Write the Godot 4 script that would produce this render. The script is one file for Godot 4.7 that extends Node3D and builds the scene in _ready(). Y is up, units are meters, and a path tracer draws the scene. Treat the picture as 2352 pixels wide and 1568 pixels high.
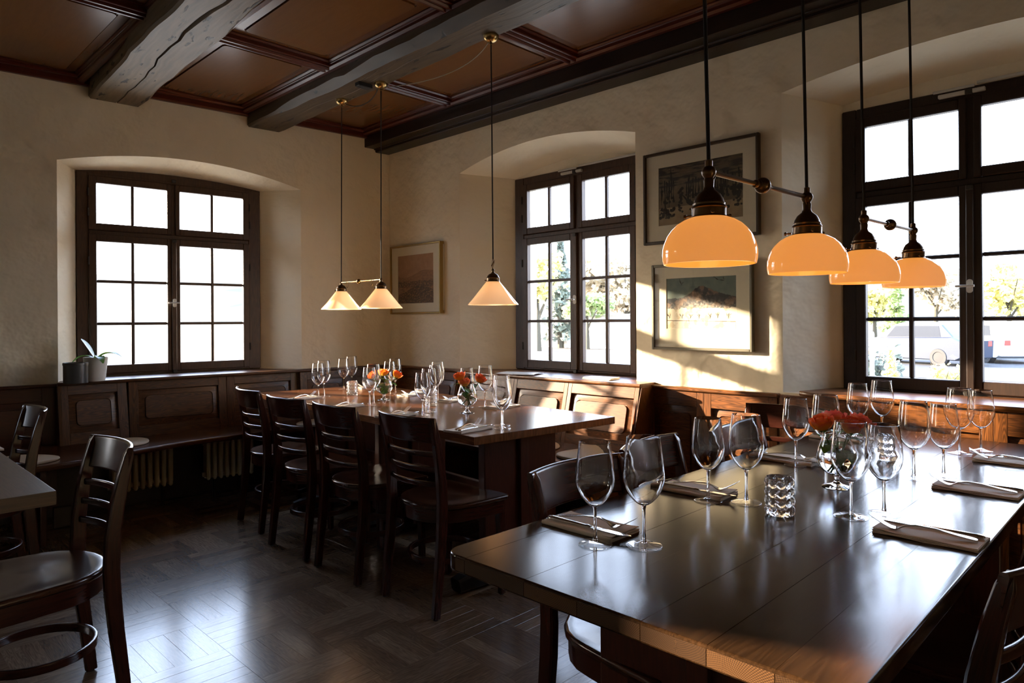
extends Node3D
# An old inn's dining room: two laid tables, corner benches, deep arched windows, low evening sun.
# x runs out of the right wall (room at x < 0), the left wall leaves the corner at 5.4 degrees, y is up, metres.

const LW := 0.094248            # the room's corner is not square
var XL := Transform3D(Basis(Vector3(cos(LW), 0, sin(LW)), Vector3.UP, Vector3(-sin(LW), 0, cos(LW))), Vector3.ZERO)
var XR := Transform3D(Basis(Vector3(0, 0, 1), Vector3.UP, Vector3(-1, 0, 0)), Vector3.ZERO)
var M := {}
var taken := {}
var rng := RandomNumberGenerator.new()


class MB:
	# triangles, counted counter-clockwise from outside; commit() smooths what bends less than the given angle
	var p := PackedVector3Array()
	var t := PackedVector2Array()
	var col := PackedColorArray()
	var use_col := false
	var cur := Color.WHITE
	var xf := Transform3D.IDENTITY
	const NO := Vector2(1e9, 0)

	func tri(a: Vector3, b: Vector3, c: Vector3, ua := NO, ub := NO, uc := NO) -> void:
		p.append(xf * a); p.append(xf * b); p.append(xf * c)
		t.append(ua); t.append(ub); t.append(uc)
		if use_col:
			col.append(cur); col.append(cur); col.append(cur)

	func quad(a: Vector3, b: Vector3, c: Vector3, d: Vector3, ua := NO, ub := NO, uc := NO, ud := NO) -> void:
		tri(a, b, c, ua, ub, uc)
		tri(a, c, d, ua, uc, ud)

	func oq(a: Vector3, b: Vector3, c: Vector3, d: Vector3, ctr: Vector3) -> void:
		if (b - a).cross(c - b).dot((a + b + c + d) / 4.0 - ctr) < 0.0:
			quad(a, d, c, b)
		else:
			quad(a, b, c, d)

	func box(c: Vector3, s: Vector3, ch := 0.0) -> void:
		var h := s / 2.0
		ch = minf(ch, minf(h.x, minf(h.y, h.z)) * 0.9)
		if ch <= 0.0:
			for ax in 3:
				for sg in [-1.0, 1.0]:
					var q := []
					for k in [[-1, -1], [1, -1], [1, 1], [-1, 1]]:
						var v := Vector3.ZERO
						v[ax] = h[ax] * sg
						v[(ax + 1) % 3] = h[(ax + 1) % 3] * k[0]
						v[(ax + 2) % 3] = h[(ax + 2) % 3] * k[1]
						q.append(c + v)
					oq(q[0], q[1], q[2], q[3], c)
			return
		for ax in 3:
			var b1 := (ax + 1) % 3
			var b2 := (ax + 2) % 3
			for sg in [-1.0, 1.0]:
				var q := []
				for k in [[-1, -1], [1, -1], [1, 1], [-1, 1]]:
					var v := Vector3.ZERO
					v[ax] = h[ax] * sg
					v[b1] = (h[b1] - ch) * k[0]
					v[b2] = (h[b2] - ch) * k[1]
					q.append(c + v)
				oq(q[0], q[1], q[2], q[3], c)
			for s1 in [-1.0, 1.0]:          # the bevels along this axis
				for s2 in [-1.0, 1.0]:
					var q := []
					for k in [[-1, 0], [1, 0], [1, 1], [-1, 1]]:
						var v := Vector3.ZERO
						v[ax] = (h[ax] - ch) * k[0]
						v[b1] = (h[b1] - (ch if k[1] == 1 else 0.0)) * s1
						v[b2] = (h[b2] - (ch if k[1] == 0 else 0.0)) * s2
						q.append(c + v)
					oq(q[0], q[1], q[2], q[3], c)
		for sx in [-1.0, 1.0]:
			for sy in [-1.0, 1.0]:
				for sz in [-1.0, 1.0]:
					var s3 := Vector3(sx, sy, sz)
					var a := c + Vector3(h.x, h.y - ch, h.z - ch) * s3
					var b := c + Vector3(h.x - ch, h.y, h.z - ch) * s3
					var d := c + Vector3(h.x - ch, h.y - ch, h.z) * s3
					if sx * sy * sz > 0:
						tri(a, b, d)
					else:
						tri(a, d, b)

	func lathe(pr: Array, seg := 24, c := Vector3.ZERO) -> void:
		for i in pr.size() - 1:
			var r0: float = pr[i][0]
			var y0: float = pr[i][1]
			var r1: float = pr[i + 1][0]
			var y1: float = pr[i + 1][1]
			for k in seg:
				var a0 := TAU * k / seg
				var a1 := TAU * ((k + 1) % seg) / seg
				var d0 := Vector3(cos(a0), 0, sin(a0))
				var d1 := Vector3(cos(a1), 0, sin(a1))
				var u0 := Vector3(0, y0, 0) + c
				var u1 := Vector3(0, y1, 0) + c
				if r0 < 1e-6 and r1 < 1e-6:
					continue
				if r0 < 1e-6:
					tri(u0, u1 + d0 * r1, u1 + d1 * r1)
				elif r1 < 1e-6:
					tri(u0 + d1 * r0, u0 + d0 * r0, u1)
				else:
					quad(u0 + d1 * r0, u0 + d0 * r0, u1 + d0 * r1, u1 + d1 * r1)

	func sweep(pts: Array, prof: Array, up := Vector3.UP, caps := true, closed := false, scales := []) -> void:
		# prof: counter-clockwise in (side, up), seen against the direction of travel
		var n := pts.size()
		var rings := []
		var lens := [0.0]
		for i in n:
			var tg: Vector3
			if closed:
				tg = pts[(i + 1) % n] - pts[(i + n - 1) % n]
			else:
				tg = pts[mini(i + 1, n - 1)] - pts[maxi(i - 1, 0)]
			tg = tg.normalized()
			var sd := up.cross(tg)
			if sd.length() < 1e-4:
				sd = Vector3.RIGHT.cross(tg)
			sd = sd.normalized()
			var uu := tg.cross(sd)
			var ring := []
			var sc := Vector2.ONE
			if scales.size() > i:
				sc = scales[i] if scales[i] is Vector2 else Vector2(scales[i], scales[i])
			for q in prof:
				ring.append(pts[i] + sd * q.x * sc.x + uu * q.y * sc.y)
			rings.append(ring)
			if i:
				lens.append(lens[-1] + (pts[i] - pts[i - 1]).length())
		var m := prof.size()
		var per := [0.0]
		for k in m:
			per.append(per[-1] + (prof[(k + 1) % m] - prof[k]).length())
		for i in (n if closed else n - 1):
			var j := (i + 1) % n
			var l0: float = lens[i]
			var l1: float = lens[i] + (pts[j] - pts[i]).length()
			for k in m:
				var k2 := (k + 1) % m
				quad(rings[i][k], rings[i][k2], rings[j][k2], rings[j][k], Vector2(l0, per[k]), Vector2(l0, per[k + 1]), Vector2(l1, per[k + 1]), Vector2(l1, per[k]))
		if caps and not closed:
			fan(rings[n - 1])
			var r0: Array = rings[0].duplicate()
			r0.reverse()
			fan(r0)

	func fan(ring: Array) -> void:
		var c := Vector3.ZERO
		for v in ring:
			c += v
		c /= ring.size()
		for k in ring.size():
			tri(c, ring[k], ring[(k + 1) % ring.size()])

	func bridge(a: Array, b: Array) -> void:
		# two rings of equal size, counter-clockwise seen from b's side
		for k in a.size():
			var k2 := (k + 1) % a.size()
			quad(a[k], a[k2], b[k2], b[k])

	func commit(grain := 0, angle := 38.0, off := Vector2.ZERO) -> ArrayMesh:
		var nt := p.size() / 3
		var fn := PackedVector3Array()
		fn.resize(nt)
		var at := {}
		for i in nt:
			fn[i] = (p[i * 3 + 1] - p[i * 3]).cross(p[i * 3 + 2] - p[i * 3])
			for k in 3:
				var key := Vector3i((p[i * 3 + k] * 20000.0).round())
				if not at.has(key):
					at[key] = PackedInt32Array()
				at[key].append(i)
		var lim := cos(deg_to_rad(angle))
		var v := PackedVector3Array()
		var nn := PackedVector3Array()
		var uv := PackedVector2Array()
		var cc := PackedColorArray()
		for i in nt:
			var f := fn[i]
			var l := f.length()
			if l < 1e-12:
				continue
			var fu := f / l
			var ax := 0
			var fa := f.abs()
			if fa.y >= fa.x and fa.y >= fa.z:
				ax = 1
			elif fa.z >= fa.x:
				ax = 2
			for k in [0, 2, 1]:
				var idx: int = i * 3 + k
				var pt := p[idx]
				var sum := Vector3.ZERO
				for j in at[Vector3i((pt * 20000.0).round())]:
					var g := fn[j]
					var gl := g.length()
					if gl > 1e-12 and g.dot(fu) >= lim * gl:
						sum += g
				v.append(pt)
				nn.append(sum.normalized() if sum.length() > 1e-12 else fu)
				if t[idx].x < 1e8:
					uv.append(t[idx] + off)
				else:
					var o1 := grain
					var o2 := 3 - ax - grain
					if ax == grain:
						o1 = (ax + 1) % 3
						o2 = (ax + 2) % 3
					uv.append(Vector2(pt[o1], pt[o2]) + off)
				if use_col:
					cc.append(col[idx])
		var arr := []
		arr.resize(Mesh.ARRAY_MAX)
		arr[Mesh.ARRAY_VERTEX] = v
		arr[Mesh.ARRAY_NORMAL] = nn
		arr[Mesh.ARRAY_TEX_UV] = uv
		if use_col:
			arr[Mesh.ARRAY_COLOR] = cc
		var am := ArrayMesh.new()
		if v.size():
			am.add_surface_from_arrays(Mesh.PRIMITIVE_TRIANGLES, arr)
		return am


func circ(r: float, n := 10, ry := -1.0) -> Array:
	var a := []
	for k in n:
		a.append(Vector2(cos(TAU * k / n) * r, sin(TAU * k / n) * (r if ry < 0 else ry)))
	return a


func rectp(w: float, h: float, c := 0.0) -> Array:
	var x := w / 2
	var y := h / 2
	if c <= 0.0:
		return [Vector2(x, -y), Vector2(x, y), Vector2(-x, y), Vector2(-x, -y)]
	return [Vector2(x, -y + c), Vector2(x, y - c), Vector2(x - c, y), Vector2(-x + c, y), Vector2(-x, y - c), Vector2(-x, -y + c), Vector2(-x + c, -y), Vector2(x - c, -y)]


func rrect(x0: float, y0: float, x1: float, y1: float, r: float, n := 4) -> Array:
	# rounded rectangle, counter-clockwise
	var a := []
	for q in [[x1 - r, y0 + r, -PI / 2], [x1 - r, y1 - r, 0.0], [x0 + r, y1 - r, PI / 2], [x0 + r, y0 + r, PI]]:
		for k in n + 1:
			var th: float = q[2] + PI / 2 * k / n
			a.append(Vector2(q[0] + cos(th) * r, q[1] + sin(th) * r))
	return a


func numbered(called: String) -> String:
	if not taken.has(called):
		taken[called] = 0
		return called
	taken[called] += 1
	return "%s_%03d" % [called, taken[called]]


func tag(o: Node, label: String, category := "", group := "", kind := "") -> void:
	if label: o.set_meta("label", label)
	if category: o.set_meta("category", category)
	if group: o.set_meta("group", group)
	if kind: o.set_meta("kind", kind)


func thing(called: String, label: String, category: String, at := Transform3D.IDENTITY, group := "", kind := "") -> Node3D:
	var o := Node3D.new()
	o.name = numbered(called)
	add_child(o)
	o.transform = at
	tag(o, label, category, group, kind)
	return o


func part(called: String, mesh: Mesh, mat: Material, parent: Node, at := Transform3D.IDENTITY) -> MeshInstance3D:
	var o := MeshInstance3D.new()
	o.name = called
	o.mesh = mesh
	o.material_override = mat
	o.transform = at
	parent.add_child(o, true)
	return o


func single(called: String, label: String, category: String, mesh: Mesh, mat: Material, at := Transform3D.IDENTITY, group := "", kind := "") -> MeshInstance3D:
	var o := MeshInstance3D.new()
	o.name = numbered(called)
	o.mesh = mesh
	o.material_override = mat
	o.transform = at
	add_child(o)
	tag(o, label, category, group, kind)
	return o


func dup(o: Node3D, at: Transform3D, label: String, group := "") -> Node3D:
	var c: Node3D = o.duplicate()
	c.name = numbered(String(o.name).rstrip("0123456789").trim_suffix("_"))
	add_child(c)
	c.transform = at
	c.set_meta("label", label)
	if group: c.set_meta("group", group)
	return c


func at(x: float, y: float, z: float, turn := 0.0) -> Transform3D:
	return Transform3D(Basis(Vector3.UP, turn), Vector3(x, y, z))


func rnd(a := 0.0, b := 1.0) -> float:
	return rng.randf_range(a, b)


func roff() -> Vector2:
	return Vector2(rnd(0, 7), rnd(0, 7))


func bx(c: Vector3, s: Vector3, ch := 0.0, grain := 0) -> ArrayMesh:
	var b := MB.new()
	b.box(c, s, ch)
	return b.commit(grain, 30.0, roff())


# ---------------------------------------------------------------- materials

func noise_img(w: int, h: int, sd: int, freq: float, oct := 4) -> Image:
	var n := FastNoiseLite.new()
	n.seed = sd
	n.noise_type = FastNoiseLite.TYPE_SIMPLEX_SMOOTH
	n.frequency = freq
	n.fractal_octaves = oct
	var im := n.get_seamless_image(w, h)
	im.convert(Image.FORMAT_L8)
	return im


func tex(w: int, h: int, d: PackedByteArray, fmt := Image.FORMAT_L8) -> ImageTexture:
	return ImageTexture.create_from_image(Image.create_from_data(w, h, false, fmt, d))


func wood_tex(sd: int, lo: float, hi: float, fine := 0.5, rings := 9.0) -> ImageTexture:
	# grain along u: rings warped by stretched noise, and fine pores
	var w := 1024
	var h := 512
	var a := noise_img(48, 128, sd, 0.03, 3)
	a.resize(w, h, Image.INTERPOLATE_CUBIC)
	var b := noise_img(24, 512, sd + 7, 0.25, 3)
	b.resize(w, h, Image.INTERPOLATE_CUBIC)
	var c := noise_img(96, 256, sd + 3, 0.06, 3)
	c.resize(w, h, Image.INTERPOLATE_CUBIC)
	var da := a.get_data()
	var db := b.get_data()
	var dc := c.get_data()
	var o := PackedByteArray()
	o.resize(w * h)
	for i in w * h:
		var r := 0.5 + 0.5 * sin(da[i] / 255.0 * rings * TAU)
		var v := r * (1.0 - fine) * 0.7 + dc[i] / 255.0 * 0.3 + db[i] / 255.0 * fine * 0.7
		o[i] = int(clampf(lo + (hi - lo) * v, 0, 1) * 255)
	return tex(w, h, o)


func mat(c: Color, rough := 0.5, texture: Texture2D = null, sc := Vector2(1, 4), bump := 0.0) -> StandardMaterial3D:
	var m := StandardMaterial3D.new()
	m.albedo_color = c
	m.roughness = rough
	if texture:
		m.albedo_texture = texture
		m.uv1_scale = Vector3(sc.x, sc.y, 1)
		if bump > 0.0:
			m.heightmap_enabled = true
			m.heightmap_texture = texture
			m.heightmap_scale = bump
	return m


func lin(r: float, g: float, b: float) -> Color:
	return Color(r, g, b).linear_to_srgb()


func materials() -> void:
	var grain := wood_tex(11, 0.55, 1.0, 0.6, 6.0)
	var bold := wood_tex(29, 0.35, 1.0, 0.4, 9.0)
	var soft := wood_tex(53, 0.72, 1.0, 0.5, 4.0)
	var smooth := wood_tex(61, 0.93, 1.0, 0.6, 3.0)
	M.chair = mat(lin(0.055, 0.014, 0.008), 0.22, soft, Vector2(1, 5))
	M.seat = mat(lin(0.075, 0.027, 0.014), 0.2, grain, Vector2(1.2, 4))
	M.glide = mat(lin(0.01, 0.01, 0.01), 0.6)
	M.table = []
	for k in 5:
		var f := 0.85 + 0.09 * k
		M.table.append(mat(lin(0.055 * f, 0.026 * f, 0.011 * f), 0.17, grain, Vector2(0.9, 3.2), 0.006))
		M.table[k].metallic_specular = 0.38
	M.table2 = mat(lin(0.20, 0.072, 0.026), 0.2, grain, Vector2(0.8, 3), 0.004)
	M.table2e = mat(lin(0.10, 0.045, 0.030), 0.35, soft, Vector2(1, 4))
	M.table3 = mat(lin(0.13, 0.065, 0.030), 0.36, grain, Vector2(0.8, 3))
	M.trestle = mat(lin(0.075, 0.018, 0.008), 0.35, soft, Vector2(1, 4))
	M.iron = mat(lin(0.02, 0.02, 0.022), 0.4); M.iron.metallic = 0.6
	M.bench = mat(lin(0.27, 0.092, 0.022), 0.34, bold, Vector2(0.8, 4), 0.01)
	M.bench2 = mat(lin(0.165, 0.062, 0.021), 0.36, bold, Vector2(0.7, 3.2), 0.01)
	M.seatb = mat(lin(0.11, 0.038, 0.014), 0.24, grain, Vector2(0.7, 3))
	M.ceil = mat(lin(0.15, 0.056, 0.015), 0.25, smooth, Vector2(0.7, 2.2))
	M.ceil.metallic_specular = 0.38
	M.ceilf = mat(lin(0.115, 0.020, 0.009), 0.28, soft, Vector2(0.8, 4))
	M.cornice = mat(lin(0.026, 0.011, 0.006), 0.4, grain, Vector2(0.7, 3))
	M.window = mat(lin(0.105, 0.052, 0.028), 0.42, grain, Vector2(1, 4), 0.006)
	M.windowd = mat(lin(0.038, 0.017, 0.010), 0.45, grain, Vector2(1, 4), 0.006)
	M.floor = []
	var ft := [Vector3(0.30, 0.20, 0.125), Vector3(0.38, 0.265, 0.17), Vector3(0.24, 0.155, 0.095), Vector3(0.33, 0.22, 0.14), Vector3(0.27, 0.175, 0.108)]
	for c in ft:
		M.floor.append(mat(lin(c.x, c.y, c.z), 0.2, grain, Vector2(1.3, 5), 0.006))
		M.floor[-1].metallic_specular = 0.62
	M.subfloor = mat(lin(0.03, 0.018, 0.01), 0.7)
	# plaster: hand-trowelled relief, lime paint
	var pa := noise_img(512, 512, 5, 0.006, 5)
	var pt := ImageTexture.create_from_image(pa)
	M.plaster = mat(lin(0.83, 0.74, 0.56), 0.85)
	M.plaster.heightmap_enabled = true
	M.plaster.heightmap_texture = pt
	M.plaster.heightmap_scale = 2.2
	M.plaster.uv1_triplanar = true
	M.plaster.uv1_scale = Vector3(0.8, 0.8, 0.8)
	M.render = mat(lin(0.70, 0.66, 0.58), 0.9)
	# old beam: grey-brown, pocked
	var bw := 1024
	var bh := 256
	var b1 := noise_img(64, 256, 71, 0.05, 3)
	b1.resize(bw, bh, Image.INTERPOLATE_CUBIC)
	var b2 := noise_img(256, 256, 73, 0.035, 4)
	b2.resize(bw, bh, Image.INTERPOLATE_CUBIC)
	var b3 := noise_img(128, 256, 79, 0.02, 2)
	b3.resize(bw, bh, Image.INTERPOLATE_CUBIC)
	var d1 := b1.get_data()
	var d2 := b2.get_data()
	var d3 := b3.get_data()
	var bo := PackedByteArray()
	bo.resize(bw * bh * 3)
	for i in bw * bh:
		var v := 0.72 + 0.28 * d1[i] / 255.0
		var pock := clampf((d2[i] / 255.0 - 0.72) * 9.0, 0, 1) * clampf((d3[i] / 255.0 - 0.45) * 4.0, 0, 1)
		v *= 1.0 - 0.85 * pock
		bo[i * 3] = int(v * 255)
		bo[i * 3 + 1] = int(v * 250)
		bo[i * 3 + 2] = int(v * 240)
	M.beam = mat(lin(0.25, 0.195, 0.135), 0.5, tex(bw, bh, bo, Image.FORMAT_RGB8), Vector2(0.55, 2.0), 0.25)
	M.beam2 = M.beam.duplicate()
	M.beam2.albedo_color = lin(0.105, 0.075, 0.048)
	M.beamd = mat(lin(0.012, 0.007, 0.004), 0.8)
	# glass and metal
	M.pane = StandardMaterial3D.new()
	M.pane.transparency = BaseMaterial3D.TRANSPARENCY_ALPHA
	M.pane.albedo_color = Color(1, 1, 1, 0.02)
	M.pane.roughness = 0.0
	M.glass = StandardMaterial3D.new()
	M.glass.transparency = BaseMaterial3D.TRANSPARENCY_ALPHA
	M.glass.refraction_enabled = true
	M.glass.refraction_scale = 0.05
	M.glass.albedo_color = Color(1, 1, 1, 0.0)
	M.glass.roughness = 0.0
	M.bowl = M.glass
	M.foot = M.pane.duplicate()
	M.foot.albedo_color = Color(1, 1, 1, 0.01)
	M.pressed = M.glass.duplicate()
	M.pressed.albedo_color = Color(1, 1, 1, 0.10)
	M.water = M.glass.duplicate()
	M.water.refraction_scale = 0.033
	M.steel = mat(lin(0.78, 0.77, 0.75), 0.13); M.steel.metallic = 1.0
	M.alu = mat(lin(0.62, 0.62, 0.60), 0.35); M.alu.metallic = 0.8
	M.white_metal = mat(lin(0.55, 0.54, 0.50), 0.45)
	M.bronze = mat(lin(0.13, 0.075, 0.035), 0.3); M.bronze.metallic = 0.9
	M.brass = mat(lin(0.42, 0.28, 0.11), 0.25); M.brass.metallic = 1.0
	M.cord = mat(lin(0.012, 0.010, 0.009), 0.8)
	M.wire = mat(lin(0.30, 0.25, 0.17), 0.6)
	M.bulb = mat(Color.WHITE, 0.3)
	M.bulb.emission_enabled = true
	M.bulb.emission = Color(1.0, 0.78, 0.48)
	M.bulb.emission_energy_multiplier = 2.5
	M.amber = opal(lin(0.72, 0.38, 0.09), lin(1.0, 0.37, 0.045), 0.22)
	M.cream = opal(lin(0.85, 0.62, 0.36), lin(1.0, 0.56, 0.24), 0.22)
	M.napkin = mat(lin(0.62, 0.54, 0.45), 0.9)
	M.napkinw = mat(lin(0.70, 0.64, 0.55), 0.9)
	M.felt = mat(lin(0.50, 0.42, 0.31), 1.0)
	M.felt.rim_enabled = true
	M.felt.rim = 0.3
	M.rad = mat(lin(0.62, 0.52, 0.36), 0.5)
	M.pot_white = mat(lin(0.72, 0.70, 0.66), 0.35)
	M.pot_grey = mat(lin(0.05, 0.052, 0.055), 0.3)
	M.soil = mat(lin(0.05, 0.03, 0.018), 0.95)
	M.leaf = mat(lin(0.05, 0.14, 0.025), 0.38)
	M.leaf.backlight_enabled = true
	M.leaf.backlight = Color(0.35, 0.5, 0.1)
	M.stem = mat(lin(0.07, 0.16, 0.03), 0.5)
	M.twig = mat(lin(0.06, 0.05, 0.03), 0.8)
	M.petal = mat(Color.WHITE, 0.6)
	M.petal.vertex_color_use_as_albedo = true
	M.petal.backlight_enabled = true
	M.petal.backlight = Color(0.7, 0.7, 0.7)
	M.paper = mat(lin(0.62, 0.60, 0.56), 0.6)
	M.paper2 = mat(lin(0.42, 0.38, 0.33), 0.35)
	M.gold = mat(lin(0.36, 0.25, 0.09), 0.35); M.gold.metallic = 0.8
	M.frame_dark = mat(lin(0.05, 0.032, 0.018), 0.35)
	M.frame_grey = mat(lin(0.17, 0.155, 0.115), 0.4); M.frame_grey.metallic = 0.4
	M.matboard = mat(lin(0.62, 0.57, 0.43), 0.9)
	M.fitting = mat(lin(0.02, 0.016, 0.013), 0.5)


func opal(c: Color, e: Color, k: float) -> StandardMaterial3D:
	var m := mat(c, 0.08)
	m.backlight_enabled = true
	m.backlight = Color(0.6, 0.6, 0.6)
	m.emission_enabled = true
	m.emission = e
	m.emission_energy_multiplier = k
	return m


# ---------------------------------------------------------------- the room

func arch_y(u: float, a: float, b: float, spring: float, apex: float) -> float:
	var m := (a + b) / 2
	var k := (u - m) / ((b - a) / 2)
	return spring + (apex - spring) * (1.0 - k * k)


func wall_mesh(u0: float, u1: float, h: float, ops: Array) -> ArrayMesh:
	# in the wall's own axes: u along it, y up, d into the room; 0.45 thick, with splayed and arched niches
	var b := MB.new()
	var w := func(u, y, d): return Vector3(u, y, d)
	var x := u0
	var out := -0.45
	for o in ops:
		b.quad(w.call(x, 0, 0), w.call(o.a, 0, 0), w.call(o.a, h, 0), w.call(x, h, 0))
		b.quad(w.call(o.a, 0, 0), w.call(o.b, 0, 0), w.call(o.b, o.sill, 0), w.call(o.a, o.sill, 0))
		var n := 18
		for i in n:
			var p0: float = lerpf(o.a, o.b, float(i) / n)
			var p1: float = lerpf(o.a, o.b, float(i + 1) / n)
			var q0: float = lerpf(o.fa, o.fb, float(i) / n)
			var q1: float = lerpf(o.fa, o.fb, float(i + 1) / n)
			var y0 := arch_y(p0, o.a, o.b, o.spring, o.apex)
			var y1 := arch_y(p1, o.a, o.b, o.spring, o.apex)
			var z0 := arch_y(q0, o.fa, o.fb, o.fspring, o.fapex)
			var z1 := arch_y(q1, o.fa, o.fb, o.fspring, o.fapex)
			b.quad(w.call(p0, y0, 0), w.call(p1, y1, 0), w.call(p1, h, 0), w.call(p0, h, 0))
			b.quad(w.call(q0, z0, o.fd), w.call(q1, z1, o.fd), w.call(p1, y1, 0), w.call(p0, y0, 0))
			b.quad(w.call(q0, o.ftop - 0.04, o.fd), w.call(q1, o.ftop - 0.04, o.fd), w.call(q1, z1, o.fd), w.call(q0, z0, o.fd))
		b.quad(w.call(o.a, o.sill, 0), w.call(o.fa, o.sill, o.fd), w.call(o.fa, o.fspring, o.fd), w.call(o.a, o.spring, 0))
		b.quad(w.call(o.fb, o.sill, o.fd), w.call(o.b, o.sill, 0), w.call(o.b, o.spring, 0), w.call(o.fb, o.fspring, o.fd))
		b.quad(w.call(o.a, o.sill, 0), w.call(o.b, o.sill, 0), w.call(o.fb, o.sill, o.fd), w.call(o.fa, o.sill, o.fd))
		# outside: a straight tunnel and the outer face
		var pa: float = o.fa + 0.06
		var pb: float = o.fb - 0.06
		var e: float = o.fd - 0.05
		var s: float = o.sill + 0.02
		var tp: float = o.ftop - 0.04
		b.quad(w.call(pa, s, e), w.call(pa, s, out), w.call(pa, tp, out), w.call(pa, tp, e))
		b.quad(w.call(pb, s, out), w.call(pb, s, e), w.call(pb, tp, e), w.call(pb, tp, out))
		b.quad(w.call(pa, tp, e), w.call(pa, tp, out), w.call(pb, tp, out), w.call(pb, tp, e))
		b.quad(w.call(pa, s, out), w.call(pa, s, e), w.call(pb, s, e), w.call(pb, s, out))
		b.quad(w.call(pb, 0, out), w.call(pa, 0, out), w.call(pa, s, out), w.call(pb, s, out))
		b.quad(w.call(pb, tp, out), w.call(pa, tp, out), w.call(pa, h, out), w.call(pb, h, out))
		b.quad(w.call(pa, 0, out), w.call(x, 0, out), w.call(x, h, out), w.call(pa, h, out))
		b.quad(w.call(o.b, 0, out), w.call(pb, 0, out), w.call(pb, h, out), w.call(o.b, h, out))
		x = o.b
	b.quad(w.call(x, 0, 0), w.call(u1, 0, 0), w.call(u1, h, 0), w.call(x, h, 0))
	b.quad(w.call(u1, 0, out), w.call(x, 0, out), w.call(x, h, out), w.call(u1, h, out))
	return b.commit(0, 25.0)


func sash(o: Node3D, g0: float, g1: float, y0: float, y1: float, mu: Array, my: Array, fd: float, m: Material, wl := 0.048, wr := 0.048, wb := 0.06) -> void:
	# a glazed leaf: rails round the glass, glazing bars and the panes between them
	var b := MB.new()
	var d := 0.042
	var wt := 0.05
	var c := fd + 0.012
	b.box(Vector3(g0 - wl / 2, (y0 - wb + y1 + wt) / 2, c), Vector3(wl, y1 + wt - y0 + wb, d), 0.004)
	b.box(Vector3(g1 + wr / 2, (y0 - wb + y1 + wt) / 2, c), Vector3(wr, y1 + wt - y0 + wb, d), 0.004)
	b.box(Vector3((g0 + g1) / 2, y1 + wt / 2, c), Vector3(g1 - g0 + 0.002, wt, d - 0.002), 0.004)
	b.box(Vector3((g0 + g1) / 2, y0 - wb / 2, c), Vector3(g1 - g0 + 0.002, wb, d - 0.002), 0.004)
	var s := part("sash", b.commit(1, 30.0, roff()), m, o)
	for u in mu:
		part("glazing_bar", bx(Vector3(u, (y0 + y1) / 2, c - 0.004), Vector3(0.021, y1 - y0, 0.03), 0.005, 1), m, s)
	for y in my:
		part("glazing_bar", bx(Vector3((g0 + g1) / 2, y, c - 0.006), Vector3(g1 - g0, 0.02, 0.026), 0.005, 0), m, s)
	var us := [g0] + mu + [g1]
	var ys := [y0] + my + [y1]
	for i in us.size() - 1:
		for j in ys.size() - 1:
			var q := MB.new()
			var tl := rnd(-0.0012, 0.0012)
			q.quad(Vector3(us[i], ys[j], c - 0.008 + tl), Vector3(us[i + 1], ys[j], c - 0.008 - tl), Vector3(us[i + 1], ys[j + 1], c - 0.008 - tl), Vector3(us[i], ys[j + 1], c - 0.008 + tl))
			part("pane", q.commit(), M.pane, s)


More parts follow.
